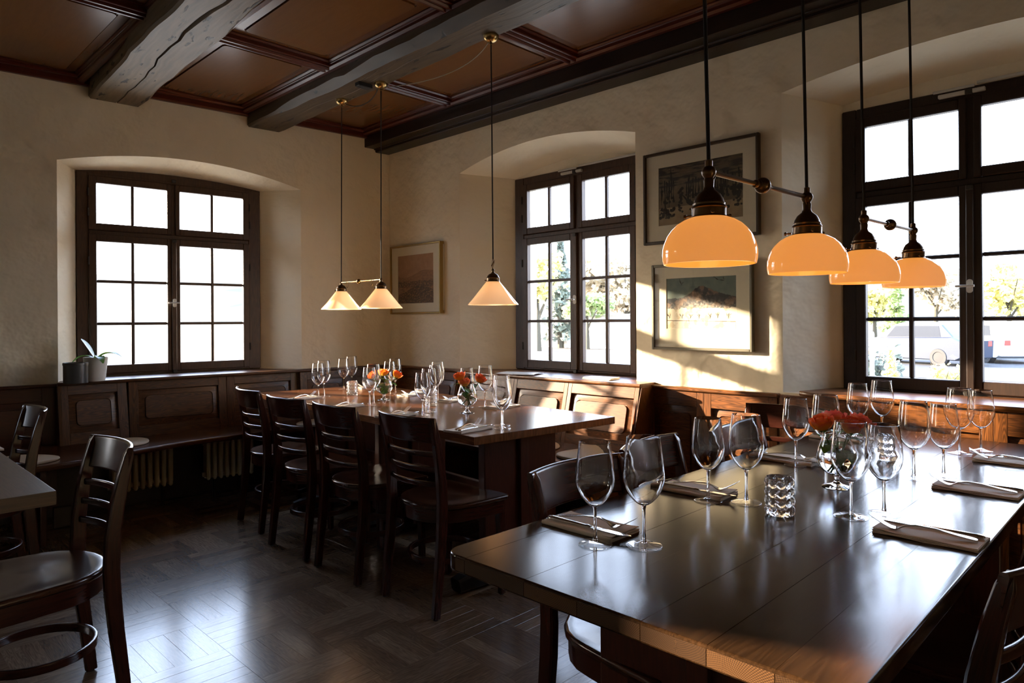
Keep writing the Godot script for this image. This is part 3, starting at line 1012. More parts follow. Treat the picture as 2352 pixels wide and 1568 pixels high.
func inset_poly(poly: Array, ins: Array) -> Array:
	# a convex counter-clockwise polygon, edge k (from k to k+1) moved in by ins[k]
	var n := poly.size()
	var out := []
	for k in n:
		var a: Vector2 = poly[(k + n - 1) % n]
		var b: Vector2 = poly[k]
		var c: Vector2 = poly[(k + 1) % n]
		var d0 := (b - a).normalized()
		var d1 := (c - b).normalized()
		var n0 := Vector2(-d0.y, d0.x)
		var n1 := Vector2(-d1.y, d1.x)
		var i0: float = ins[(k + n - 1) % n]
		var i1: float = ins[k]
		var den := d0.cross(d1)
		if absf(den) < 0.02:
			out.append(b + (n0 * i0 + n1 * i1) / 2)
		else:
			var p := b + n0 * i0
			var q := b + n1 * i1
			out.append(p + d0 * ((q - p).cross(d1) / den))
	return out


func slab(b: MB, poly: Array, ins: Array, y0: float, y1: float, r: float) -> void:
	# poly (x, -z), counter-clockwise seen from above; edges rounded by r, the seams (small ins) only eased
	var rings := []
	for q in [[y0, 1.0], [y0 + r * 0.3, 0.3], [y0 + r, 0.0], [y1 - r, 0.0], [y1 - r * 0.3, 0.3], [y1, 1.0]]:
		var iv := []
		for v in ins: iv.append(v * q[1])
		var ring := []
		for v in inset_poly(poly, iv): ring.append(Vector3(v.x, q[0], -v.y))
		rings.append(ring)
	for i in rings.size() - 1: b.bridge(rings[i], rings[i + 1])
	b.fan(rings[-1])
	var r0: Array = rings[0].duplicate()
	r0.reverse()
	b.fan(r0)


func bez(a, b, c, d, n: int) -> Array:
	var o := []
	for i in n + 1:
		var t := float(i) / n
		var s := 1.0 - t
		o.append(a * s * s * s + b * 3 * s * s * t + c * 3 * s * t * t + d * t * t * t)
	return o


func make_chair(label: String) -> Node3D:
	# faces +x; the origin lies on the floor below the middle of the seat
	var o := thing("dining_chair", label, "chair", Transform3D.IDENTITY)
	var outline := []           # (x, z): square front corners, a round back
	for k in 5:
		var a := -PI / 2 * (1 - k / 4.0)
		outline.append(Vector2(0.172 + cos(a) * 0.022, 0.0) + Vector2(0, -0.199 + sin(a) * 0.022))
	for k in 5:
		var a := PI / 2 * k / 4.0
		outline.append(Vector2(0.172 + cos(a) * 0.022, 0.199 + sin(a) * 0.022))
	outline.append(Vector2(0.06, 0.213))
	for k in 13:
		var a := PI / 2 + PI * k / 12.0
		outline.append(Vector2(-0.03 + cos(a) * 0.172, sin(a) * 0.203))
	outline.append(Vector2(0.06, -0.213))
	var rings := []
	for q in [[0.95, 0.432], [0.985, 0.434], [1.0, 0.440], [1.0, 0.448], [0.985, 0.454], [0.95, 0.4555], [0.82, 0.4535], [0.62, 0.449], [0.4, 0.447], [0.18, 0.448]]:
		var ring := []
		for v in outline:
			var saddle := 0.006 * exp(-pow(v.y * q[0] / 0.035, 2.0)) * smoothstep(-0.08, 0.15, v.x * q[0]) if q[1] > 0.44 and q[0] < 0.93 else 0.0
			ring.append(Vector3(v.x * q[0], q[1] + saddle, v.y * q[0]))
		rings.append(ring)
	var b := MB.new()
	for i in rings.size() - 1: b.bridge(rings[i + 1], rings[i])
	var tr: Array = rings[-1].duplicate()
	tr.reverse()
	b.fan(tr)
	b.fan(rings[0])
	part("seat", b.commit(0, 60.0), M.seat, o)
	b = MB.new()
	var ap := []
	for v in outline: ap.append(Vector3(v.x * 0.9, 0.405, v.y * 0.9))
	b.sweep(ap, rectp(0.02, 0.058, 0.002), Vector3.UP, false, true)
	part("apron", b.commit(0, 45.0), M.chair, o)
	for s in [-1.0, 1.0]:
		b = MB.new()
		var pts := [Vector3(-0.212, 0.006, 0.181 * s), Vector3(-0.200, 0.12, 0.180 * s), Vector3(-0.184, 0.26, 0.179 * s), Vector3(-0.174, 0.38, 0.178 * s), Vector3(-0.171, 0.46, 0.178 * s), Vector3(-0.175, 0.56, 0.178 * s), Vector3(-0.188, 0.66, 0.178 * s), Vector3(-0.206, 0.75, 0.179 * s), Vector3(-0.222, 0.815, 0.180 * s), Vector3(-0.229, 0.838, 0.180 * s)]
		b.sweep(pts, rectp(0.030, 0.044, 0.005), Vector3.RIGHT, true, false, [Vector2(0.9, 0.8), Vector2(0.95, 0.88), Vector2(1, 0.98), Vector2(1, 1.05), Vector2(1, 1.05), Vector2(1, 1.0), Vector2(1, 0.92), Vector2(1, 0.8), Vector2(0.95, 0.66), Vector2(0.6, 0.3)])
		var leg := part("leg", b.commit(0, 40.0, roff()), M.chair, o)
		var g := MB.new()
		g.lathe([[0.0, 0.0], [0.011, 0.0], [0.011, 0.008]], 10, Vector3(-0.212, 0, 0.181 * s))
		part("glide", g.commit(), M.glide, leg)
	for s in [-1.0, 1.0]:
		b = MB.new()
		b.sweep([Vector3(0.168, 0.006, 0.186 * s), Vector3(0.162, 0.43, 0.182 * s)], rectp(0.036, 0.036, 0.004), Vector3.RIGHT, true, false, [0.76, 1.0])
		var leg := part("leg", b.commit(0, 40.0, roff()), M.chair, o)
		var g := MB.new()
		g.lathe([[0.0, 0.0], [0.011, 0.0], [0.011, 0.008]], 10, Vector3(0.168, 0, 0.186 * s))
		part("glide", g.commit(), M.glide, leg)
	# curved top rail and three thin slats between the posts
	var arc := func(x0: float, bow: float, y: float, half: float) -> Array:
		var a := []
		for k in 15:
			var z: float = lerpf(half, -half, k / 14.0)
			a.append(Vector3(x0 - bow * (1.0 - z * z / (half * half)), y, z))
		return a
	b = MB.new()
	var rp := rrect(-0.0085, -0.055, 0.0085, 0.055, 0.0075, 3)
	var base: Array = arc.call(-0.212, 0.042, 0.786, 0.192)
	var tilted := []
	for v in rp: tilted.append(Vector2(v.x + v.y * 0.22, v.y))
	b.sweep(base, tilted, Vector3.UP)
	part("top_rail", b.commit(0, 40.0), M.chair, o)
	for q in [[0.682, -0.192], [0.617, -0.182], [0.552, -0.175]]:
		b = MB.new()
		b.sweep(arc.call(q[1], 0.040, q[0], 0.17), rrect(-0.0065, -0.0115, 0.0065, 0.0115, 0.005, 2), Vector3.UP)
		part("slat", b.commit(0, 45.0, roff()), M.chair, o)
	b = MB.new()
	var rg := []
	for k in 32: rg.append(Vector3(-0.012 + cos(TAU * k / 32) * 0.158, 0.205, sin(TAU * k / 32) * 0.162))
	b.sweep(rg, rrect(-0.0075, -0.014, 0.0075, 0.014, 0.004, 2), Vector3.UP, false, true)
	part("ring_stretcher", b.commit(0, 45.0), M.chair, o)
	return o


func trestle(o: Node3D, u: float, half: float, foot: float, m: Material, xf := Transform3D.IDENTITY) -> void:
	# an end frame across the table at u: two boards, a foot bar and a bearer
	for s in [-1.0, 1.0]:
		part("trestle_board", bx(Vector3(u, 0.385, s * half * 0.5), Vector3(0.05, 0.61, half * 0.94), 0.004, 1), m, o, xf)
	part("trestle_post", bx(Vector3(u - 0.03, 0.385, 0.0), Vector3(0.03, 0.61, 0.05), 0.003, 1), m, o, xf)
	part("bearer", bx(Vector3(u, 0.695, 0), Vector3(0.07, 0.036, half * 2.2), 0.004, 2), m, o, xf)
	var b := MB.new()
	b.sweep([Vector3(u, 0.04, -foot), Vector3(u, 0.05, -foot + 0.07), Vector3(u, 0.055, 0), Vector3(u, 0.05, foot - 0.07), Vector3(u, 0.04, foot)], rectp(0.09, 0.075, 0.012), Vector3.UP, true, false, [0.8, 1, 1, 1, 0.8])
	part("foot_bar", b.commit(2, 40.0), M.iron, o, xf)


func endgrain_tex(seams: Array, z0: float, z1: float) -> ImageTexture:
	# cut ends of the boards: growth rings and medullary rays about a heart of their own
	var w := 1536
	var h := 72
	var d := PackedByteArray()
	d.resize(w * h * 3)
	var k := 0
	for x in w:
		var z := lerpf(z0, z1, float(x) / w)
		while k < seams.size() - 2 and z > seams[k + 1]: k += 1
		var zc: float = (seams[k] + seams[k + 1]) / 2 + sin(k * 2.3) * 0.03
		var yc: float = -0.035 if k % 2 == 0 else 0.06
		var br: float = 0.85 + 0.15 * sin(k * 4.1)
		for y in h:
			var p := Vector2(z - zc, 0.036 * y / h - 0.018 - yc)
			var rr := p.length()
			var th := p.angle()
			var ring := 0.5 + 0.5 * sin(rr * 1700.0 + sin(th * 9.0) * 0.8)
			var ray := smoothstep(0.80, 0.97, 0.5 + 0.5 * sin(th * 150.0 + sin(rr * 40.0) * 2.0))
			var v: float = br * (0.62 - 0.18 * ring + 0.30 * ray)
			var i := (y * w + x) * 3
			d[i] = int(clampf(v, 0, 1) * 255)
			d[i + 1] = int(clampf(v * (0.97 + 0.03 * ray), 0, 1) * 255)
			d[i + 2] = int(clampf(v * (0.92 + 0.08 * ray), 0, 1) * 255)
	return tex(w, h, d, Image.FORMAT_RGB8)


func tables() -> void:
	# 1: the long plank table in front
	var o := thing("dining_table", "long dark oak plank table in front, rounded corners, sun on its cut end", "table", at(-1.42, 0, 4.25))
	var seams := [3.833, 3.907, 4.076, 4.205, 4.337, 4.455, 4.56, 4.668]
	var x0 := -2.594 + 1.42
	var x1 := -0.25 + 1.42
	var top := 0.75
	var eg := mat(lin(0.25, 0.115, 0.042), 0.4, endgrain_tex(seams, 3.833, 4.668), Vector2(1, 1))
	for k in seams.size() - 1:
		var za: float = seams[k] - 4.25
		var zb: float = seams[k + 1] - 4.25
		var poly := []
		var ins := []
		var rc := 0.045
		# (x, -z), counter-clockwise from above
		var y0 := -zb
		var y1 := -za
		var last := k == seams.size() - 2
		var first := k == 0
		if last:
			for q in 7:
				var a := PI + PI / 2 * q / 6.0
				poly.append(Vector2(x0 + rc + cos(a) * rc, y0 + rc + sin(a) * rc)); ins.append(0.005)
			for q in 7:
				var a := -PI / 2 + PI / 2 * q / 6.0
				poly.append(Vector2(x1 - rc + cos(a) * rc, y0 + rc + sin(a) * rc)); ins.append(0.005)
			poly.append(Vector2(x1, y1)); ins.append(0.0004)
			poly.append(Vector2(x0, y1)); ins.append(0.005)
		elif first:
			poly.append(Vector2(x0, y0)); ins.append(0.0004)
			poly.append(Vector2(x1, y0)); ins.append(0.005)
			for q in 7:
				var a := PI / 2 * q / 6.0
				poly.append(Vector2(x1 - rc + cos(a) * rc, y1 - rc + sin(a) * rc)); ins.append(0.005)
			for q in 7:
				var a := PI / 2 + PI / 2 * q / 6.0
				poly.append(Vector2(x0 + rc + cos(a) * rc, y1 - rc + sin(a) * rc)); ins.append(0.005)
		else:
			poly = [Vector2(x0, y0), Vector2(x1, y0), Vector2(x1, y1), Vector2(x0, y1)]
			ins = [0.0004, 0.005, 0.0004, 0.005]
		var b := MB.new()
		slab(b, poly, ins, top - 0.036, top - 0.0002 * (k % 3), 0.005)
		var mesh := b.commit(0, 50.0, roff())
		var pl := part("plank", mesh, M.table[(k * 2 + 1) % 5], o)
		# the cut end as its own face, a hair proud of the end
		var e := MB.new()
		var ya := za + (rc if first else 0.0008)
		var yb := zb - (rc if last else 0.0008)
		var f := func(z): return (z + 4.25 - 3.833) / 0.835
		e.quad(Vector3(x0 - 0.0003, top - 0.031, ya), Vector3(x0 - 0.0003, top - 0.031, yb), Vector3(x0 - 0.0003, top - 0.005, yb), Vector3(x0 - 0.0003, top - 0.005, ya), Vector2(f.call(ya), 0.95), Vector2(f.call(yb), 0.95), Vector2(f.call(yb), 0.05), Vector2(f.call(ya), 0.05))
		part("end_grain", e.commit(), eg, pl)
	trestle(o, -0.80, 0.27, 0.34, M.trestle)
	trestle(o, 0.80, 0.27, 0.34, M.trestle)
	part("stretcher", bx(Vector3(0, 0.28, 0), Vector3(1.56, 0.11, 0.04), 0.004, 0), M.trestle, o)
	# 2: the sunlit table at the benches
	var t2 := thing("dining_table", "sunlit reddish brown table with square corners in front of the corner benches", "table", at(-1.036, 0, 1.621, PI / 2 - 0.080))
	var b2 := MB.new()
	slab(b2, [Vector2(-1.25, -0.4525), Vector2(1.25, -0.4525), Vector2(1.25, 0.4525), Vector2(-1.25, 0.4525)], [0.002, 0.002, 0.002, 0.002], top - 0.036, top, 0.002)
	part("top", b2.commit(0, 40.0), M.table2, t2)
	for u in [-1.02, -0.05, 0.74]: trestle(t2, u, 0.24, 0.385, M.trestle)
	part("stretcher", bx(Vector3(-0.1, 0.30, 0), Vector3(1.4, 0.20, 0.035), 0.004, 0), M.trestle, t2)
	part("skirt_board", bx(Vector3(0.1, 0.18, -0.02), Vector3(0.50, 0.26, 0.05), 0.01, 0), M.trestle, t2)
	# 3: the corner of a table at the left
	var t3 := thing("dining_table", "corner of a brown table at the dark left side of the room", "table", at(-3.46, 0, 1.70))
	b2 = MB.new()
	slab(b2, [Vector2(-0.42, -0.905), Vector2(0.42, -0.905), Vector2(0.42, 0.95), Vector2(-0.42, 0.95)], [0.002, 0.002, 0.002, 0.002], top - 0.042, top, 0.002)
	part("top", b2.commit(2, 40.0), M.table3, t3)
	trestle(t3, -0.55, 0.24, 0.32, M.trestle, at(0, 0, 0, PI / 2))
	trestle(t3, 0.55, 0.24, 0.32, M.trestle, at(0, 0, 0, PI / 2))


func chairs() -> void:
	var c := make_chair("dark ladder-back chair fourth from the window end of the sunlit table")
	c.transform = at(-1.523, 0, 2.57)
	var g := "dark ladder-back chairs"
	c.set_meta("group", g)
	for q in [
		[-1.542, 2.013, 0.0, "dark ladder-back chair third from the window end of the sunlit table"],
		[-1.545, 1.52, 0.03, "dark ladder-back chair second from the window end of the sunlit table"],
		[-1.482, 0.95, -0.10, "dark ladder-back chair closest to the curved bench at the sunlit table's end"],
		[-3.055, 2.365, PI + 0.03, "dark ladder-back chair with large seat in view, tucked at the dark table's near corner"],
		[-3.03, 1.04, PI, "dark ladder-back chair deeper in shade behind the dark table's corner"],
		[-2.035, 3.975, -PI / 2 - 0.05, "dark chair at the plank table's long side, behind the frontmost wine glasses"],
		[-1.57, 3.93, -PI / 2 + 0.10, "dark chair at the plank table, second from its rounded front corner"],
		[-1.09, 3.985, -PI / 2, "dark chair at the plank table, half hidden behind the second pair of wine glasses"],
		[-0.625, 3.665, PI, "dark chair by the pine wainscot below the two large pictures"],
		[-2.03, 0, PI / 2, "dark chair cut by the frame at the plank table's outer side, closest to camera"],
		[-1.59, 0, PI / 2, "dark chair at the plank table's outer side, just beyond the closest chair post"]]:
		var z: float = q[1] if q[1] > 0 else 4.545
		dup(c, at(q[0], 0, z, q[2]), q[3], g)


func lamp_part_gallery(o: Node3D, y: float, x: float, kind: String) -> void:
	# brass holder, glass shade and bulb at x; y is the height of the shade's rim
	var b := MB.new()
	if kind == "bowl":
		var gy := y + 0.098
		b.lathe([[0.036, gy - 0.002], [0.0375, gy + 0.002], [0.0355, gy + 0.004], [0.0355, gy + 0.020], [0.037, gy + 0.022], [0.0355, gy + 0.025], [0.033, gy + 0.027], [0.0335, gy + 0.031], [0.031, gy + 0.034], [0.030, gy + 0.039], [0.024, gy + 0.050], [0.013, gy + 0.059], [0.010, gy + 0.066], [0.011, gy + 0.080], [0.009, gy + 0.085], [0.014, gy + 0.092], [0.0155, gy + 0.099], [0.013, gy + 0.106], [0.008, gy + 0.110], [0.008, gy + 0.122], [0.005, gy + 0.124]], 28)
		for k in 3:
			var a := TAU * k / 3 + 0.35
			var dv := Vector3(cos(a), 0, sin(a))
			b.sweep([Vector3(0, gy + 0.008, 0) + dv * 0.038, Vector3(0, gy + 0.008, 0) + dv * 0.052], circ(0.0025, 6))
			b.sweep([Vector3(0, gy + 0.008, 0) + dv * 0.05, Vector3(0, gy + 0.008, 0) + dv * 0.056], circ(0.0045, 8))
	else:
		var gy := y + 0.122
		b.lathe([[0.034, gy - 0.004], [0.036, gy], [0.034, gy + 0.003], [0.034, gy + 0.017], [0.0355, gy + 0.019], [0.031, gy + 0.024], [0.030, gy + 0.029], [0.022, gy + 0.038], [0.010, gy + 0.044], [0.007, gy + 0.052], [0.009, gy + 0.060], [0.005, gy + 0.066]], 28)
		for k in 3:
			var a := TAU * k / 3 + 0.2
			var dv := Vector3(cos(a), 0, sin(a))
			b.sweep([Vector3(0, gy + 0.006, 0) + dv * 0.032, Vector3(0, gy + 0.006, 0) + dv * 0.044], circ(0.003, 6))
	var xf := at(x, 0, 0)
	part("holder", b.commit(1, 35.0), M.bronze, o, xf)
	b = MB.new()
	var th := 0.003
	var pr := []
	if kind == "bowl":
		for q in [[0.0950, 0.0], [0.0973, 0.010], [0.098, 0.021], [0.0972, 0.032], [0.0940, 0.046], [0.0880, 0.060], [0.0790, 0.073], [0.0670, 0.085], [0.0530, 0.0935], [0.0400, 0.0985], [0.0345, 0.1]]: pr.append([q[0], y + q[1]])
	else:
		for q in [[0.1325, 0.0], [0.1315, 0.004], [0.105, 0.034], [0.075, 0.072], [0.048, 0.106], [0.036, 0.121], [0.033, 0.124]]: pr.append([q[0], y + q[1]])
	var inner := []
	for q in pr: inner.append([q[0] - th, q[1] - 0.0012 + (0.0012 if q == pr[0] else 0.0)])
	inner.reverse()
	b.lathe(pr + inner + [pr[0]], 48)
	part("shade", b.commit(1, 50.0), M.amber if kind == "bowl" else M.cream, o, xf)
	b = MB.new()
	b.lathe([[0.0, y + 0.022], [0.014, y + 0.027], [0.021, y + 0.042], [0.019, y + 0.056], [0.012, y + 0.072], [0.012, y + 0.088], [0.0, y + 0.088]], 16)
	part("bulb", b.commit(1, 60.0), M.bulb, o, xf)
	var l := OmniLight3D.new()
	l.name = "bulb_light"
	l.light_color = Color(1.0, 0.72, 0.42)
	l.light_energy = 0.003
	l.light_size = 0.02
	l.omni_range = 12.0
	l.omni_attenuation = 2.0
	l.shadow_enabled = true
	l.position = Vector3(x, y + 0.05, 0)
	o.add_child(l, true)


func canopy(o: Node3D, x: float, y: float, z := 0.0) -> void:
	var b := MB.new()
	b.lathe([[0.004, -0.05], [0.006, -0.047], [0.006, -0.036], [0.02, -0.034], [0.034, -0.025], [0.041, -0.012], [0.042, 0.0]], 24, Vector3(x, y, z))
	part("canopy", b.commit(1, 40.0), M.brass, o)


func cord(o: Node3D, a: Vector3, b: Vector3, r := 0.0035) -> void:
	var m := MB.new()
	m.sweep([a, a.lerp(b, 0.5) + Vector3(0.002, 0, 0.001), b], circ(r, 8), Vector3.RIGHT)
	part("cord", m.commit(), M.cord, o)


func pendants() -> void:
	# amber bowls over the plank table, in two pairs; x runs along the table
	for q in [[-1.97, -0.23, 0.23, "two amber glass bowl lamps on one bar, nearest above the plank table"], [-1.078, -0.215, 0.215, "two amber glass bowl lamps on one bar, in front of the dark window"]]:
		var o := thing("pendant_lamp", q[3], "lamp", at(q[0], 0, 4.265 if q[0] < -1.5 else 4.29, -0.06), "amber bowl lamps")
		var rim := 1.358 if q[0] < -1.5 else 1.349
		for x in [q[1], q[2]]:
			lamp_part_gallery(o, rim, x, "bowl")
			canopy(o, x - 0.05, 2.83)
			cord(o, Vector3(x, rim + 0.21, 0), Vector3(x - 0.05, 2.80, 0), 0.0042)
			var hk := MB.new()
			var hp := []
			for k in 9: hp.append(Vector3(x + (0.012 if x < 0 else -0.012) + sin(k * 0.75) * 0.008 * (1 if x < 0 else -1), rim + 0.205 - k * 0.006, 0.004))
			hk.sweep(hp, circ(0.0013, 6))
			part("wire_hook", hk.commit(), M.bronze, o)
		var m := MB.new()
		m.sweep([Vector3(q[1], rim + 0.197, 0), Vector3(q[2], rim + 0.197, 0)], circ(0.0055, 10))
		part("bar", m.commit(), M.bronze, o)
		m = MB.new()
		var pr := [[0.0065, -0.036], [0.009, -0.034], [0.009, -0.029], [0.0065, -0.027], [0.011, -0.022], [0.0105, -0.019]]
		for k in 11: pr.append([maxf(sin(PI * (k + 0.7) / 11.4) * 0.019, 0.0065), -cos(PI * (k + 0.7) / 11.4) * 0.019])
		pr += [[0.0105, 0.019], [0.011, 0.022], [0.0065, 0.027], [0.006, 0.036]]
		m.lathe(pr, 20)
		part("ball", m.commit(1, 40.0), M.bronze, o, Transform3D(Basis(Vector3(0, 0, 1), -PI / 2), Vector3((q[1] + q[2]) / 2, rim + 0.197, 0)))
	# cream cones over the sunlit table; local x runs along the room's depth
	var o := thing("pendant_lamp", "two cream glass cone lamps on one brass bar, close to the corner", "lamp", at(-1.05, 0, 1.15, -PI / 2), "cream cone lamps")
	for x in [-0.232, 0.232]:
		lamp_part_gallery(o, 1.325, x, "cone")
		canopy(o, x + (0.012 if x > 0 else 0.02), 2.735)
		cord(o, Vector3(x, 1.505, 0), Vector3(x + (0.012 if x > 0 else 0.02), 2.70, 0))
	var m := MB.new()
	m.sweep([Vector3(-0.232, 1.505, 0), Vector3(0.232, 1.505, 0)], circ(0.005, 10))
	part("bar", m.commit(), M.brass, o)
	m = MB.new()
	var pb := []
	for k in 11: pb.append([sin(PI * k / 10.0) * 0.016, -cos(PI * k / 10.0) * 0.016])
	m.lathe(pb, 18)
	part("ball", m.commit(), M.brass, o, at(-0.02, 1.505, 0))
	for x in [-0.16, 0.13]:
		m = MB.new()
		m.sweep([Vector3(x, 1.507, 0.006), Vector3(x, 1.475, 0.006), Vector3(x + 0.012, 1.468, 0.006), Vector3(x + 0.02, 1.478, 0.006), Vector3(x + 0.02, 1.507, 0.006)], circ(0.0014, 6))
		part("wire_hook", m.commit(), M.brass, o)
	o = thing("pendant_lamp", "single cream glass cone lamp in front of the middle window", "lamp", at(-1.05, 0, 2.395, -PI / 2), "cream cone lamps")
	lamp_part_gallery(o, 1.325, 0.0, "cone")
	canopy(o, -0.005, 2.735)
	cord(o, Vector3(0, 1.565, 0), Vector3(-0.005, 2.70, 0))
	m = MB.new()
	m.sweep([Vector3(0, 1.565, 0), Vector3(0.004, 1.55, 0), Vector3(-0.008, 1.53, 0), Vector3(-0.003, 1.515, 0), Vector3(0.006, 1.505, 0)], circ(0.0035, 6))
	m.sweep([Vector3(-0.004, 1.56, 0), Vector3(-0.013, 1.53, 0), Vector3(0.0, 1.52, 0), Vector3(0.013, 1.56, 0)], circ(0.0012, 6))
	part("chain_hook", m.commit(), M.bronze, o)
	# the wire slung from canopy to canopy along the beam
	m = MB.new()
	m.sweep(bez(Vector3(-1.05, 2.715, 1.36), Vector3(-0.98, 2.66, 1.7), Vector3(-0.94, 2.64, 2.1), Vector3(-1.04, 2.71, 2.36), 20), circ(0.0022, 6))
	single("wire", "pale wire slung along the ceiling beam to the single cone lamp's canopy", "wire", m.commit(), M.wire)
	m = MB.new()
	m.sweep(bez(Vector3(-1.04, 2.715, 0.95), Vector3(-1.00, 2.64, 1.05), Vector3(-1.00, 2.66, 1.25), Vector3(-1.05, 2.71, 1.36), 14), circ(0.003, 6))
	m.box(Vector3(-1.12, 2.722, 1.31), Vector3(0.10, 0.028, 0.05), 0.004)
	single("wire", "dark wire with a small junction box between the two corner lamps' canopies", "wire", m.commit(), M.cord)


# ---------------------------------------------------------------- pictures

func blend(d: PackedByteArray, i: int, c: Color, a: float) -> void:
	for k in 3: d[i + k] = int(lerpf(d[i + k], c[k] * 255.0, clampf(a, 0, 1)))


func print_tex(kind: int) -> ImageTexture:
	var w := 360
	var h := 270 if kind == 1 else 250
	if kind == 0: h = 300
	var n1 := noise_img(256, 256, 300 + kind, 0.018, 4).get_data()
	var n2 := noise_img(256, 256, 330 + kind, 0.06, 4).get_data()
	var f1 := func(x, y): return n1[(int(y) & 255) * 256 + (int(x) & 255)] / 255.0
	var f2 := func(x, y): return n2[(int(y) & 255) * 256 + (int(x) & 255)] / 255.0
	var d := PackedByteArray()
	d.resize(w * h * 3)
	for y in h:
		for x in w:
			var i := (y * w + x) * 3
			var a: float = f1.call(x, y)
			var b: float = f2.call(x, y)
			var v := float(y) / h
			var c := Color.WHITE
			if kind == 0:       # sepia hill country
				c = Color(0.55, 0.40, 0.27).lerp(Color(0.62, 0.47, 0.34), a)
				var ridge: float = 0.42 - 0.10 * smoothstep(0.4, 1.0, float(x) / w) + 0.04 * sin(x * 0.02)
				if v > ridge:
					var e: float = f2.call(x * 0.5 + y * 1.2, y * 2.0)
					c = Color(0.52, 0.37, 0.24).lerp(Color(0.30, 0.20, 0.13), smoothstep(0.40, 0.75, e) * (0.4 + 0.6 * smoothstep(0.5, 0.8, v)))
					if absf(v - 0.60) < 0.05 + 0.03 * a and b > 0.42: c = c.darkened(0.35)
					if v > 0.74 + 0.1 * sin(x * 0.012 + 2.0) and b > 0.38: c = c.darkened(0.45)
			elif kind == 1:     # ink: poles, dark masses, pale ground
				c = Color(0.42, 0.36, 0.27).lerp(Color(0.30, 0.26, 0.20), a)
				if v < 0.35: c = c.lerp(Color(0.16, 0.14, 0.12), smoothstep(0.35, 0.75, f1.call(x * 0.6, y * 3.0)))
				if v > 0.70: c = Color(0.60, 0.53, 0.40).lerp(Color(0.50, 0.43, 0.33), a)
			else:               # watercolour: grey-green sky, blue-black mountain, snow field
				c = Color(0.42, 0.46, 0.41).lerp(Color(0.30, 0.37, 0.36), a)
				var mt: float = 0.40 - 0.20 * exp(-pow((x - w * 0.50) / 60.0, 2.0)) - 0.08 * exp(-pow((x - w * 0.72) / 70.0, 2.0)) + 0.03 * (b - 0.5)
				if v > mt and v < 0.66: c = Color(0.16, 0.17, 0.19).lerp(Color(0.42, 0.33, 0.27), smoothstep(0.42, 0.68, a)).lerp(Color(0.75, 0.72, 0.66), smoothstep(mt, 0.66, v) * b * 1.2)
				if v >= 0.60 + 0.06 * (a - 0.5): c = Color(0.80, 0.77, 0.69).lerp(Color(0.66, 0.58, 0.45), smoothstep(0.5, 0.75, a) * 0.6)
			d[i] = int(c.r * 255); d[i + 1] = int(c.g * 255); d[i + 2] = int(c.b * 255)
	var dot := func(x: float, y: float, r: float, c: Color, al: float):
		for yy in range(int(maxf(y - r, 0)), int(minf(y + r + 1, h))):
			for xx in range(int(maxf(x - r, 0)), int(minf(x + r + 1, w))):
				if Vector2(xx - x, yy - y).length() <= r: blend(d, (yy * w + xx) * 3, c, al)
	var ink := Color(0.07, 0.06, 0.05)
	var line := func(x0: float, y0: float, x1: float, y1: float, r: float, c: Color):
		var n := int(Vector2(x1 - x0, y1 - y0).length() / maxf(r * 0.7, 0.7)) + 1
		for k in n + 1:
			var t := float(k) / n
			dot.call(lerpf(x0, x1, t) + sin(t * 9.0 + x0) * 0.8, lerpf(y0, y1, t), r * (0.8 + 0.4 * sin(t * 7.0 + y0)), c, 0.85)
	var rr := RandomNumberGenerator.new()
	rr.seed = 40 + kind
	if kind == 1:
		for k in 46:
			var x := rr.randf_range(8, w - 8)
			if x > 70 and x < 112: continue
			var y := rr.randf_range(55, 90)
			line.call(x, y, x + rr.randf_range(-4, 4), rr.randf_range(130, 190), rr.randf_range(1.8, 3.2), ink)
			dot.call(x, rr.randf_range(110, 180), rr.randf_range(4, 8), ink, 0.85)
		for k in 75: dot.call(rr.randf_range(130, w - 6), rr.randf_range(130, 225), rr.randf_range(4, 11), ink, 0.85)
		for k in 60: dot.call(rr.randf_range(6, 72), rr.randf_range(190, 236), rr.randf_range(3, 7), ink, 0.8)
		line.call(56, 12, 60, 150, 2.4, ink)
		line.call(46, 20, 70, 22, 1.6, ink)
		line.call(48, 30, 68, 32, 1.4, ink)
		for k in 20: dot.call(100 + rr.randf_range(-9, 9), 110 + k * 5.5, 7 - k * 0.12, ink, 0.8)
		line.call(104, 130, 140, 190, 3.0, ink)
	elif kind == 2:
		for k in 7:
			var x := 24.0 + k * 50 + rr.randf_range(-10, 10)
			line.call(x, 200, x + 2, 180, 1.3, ink)
			for j in 4: line.call(x, 192, x + rr.randf_range(-16, 16), 172 + rr.randf_range(0, 8), 0.9, ink)
		line.call(4, 208, w - 6, 214, 1.3, Color(0.3, 0.22, 0.15))
		for q in [[70, 4, 82, 34, 2.0], [82, 34, 92, 20, 1.2], [250, 2, 268, 16, 1.8], [268, 16, 300, 22, 1.6], [300, 22, 296, 4, 1.3]]: line.call(q[0], q[1], q[2], q[3], q[4], ink)
		for k in 60: dot.call(185 + rr.randf_range(-40, 60), 78 + rr.randf_range(-6, 30), rr.randf_range(3, 8), Color(0.13, 0.14, 0.16), 0.3)
	return tex(w, h, d, Image.FORMAT_RGB8)


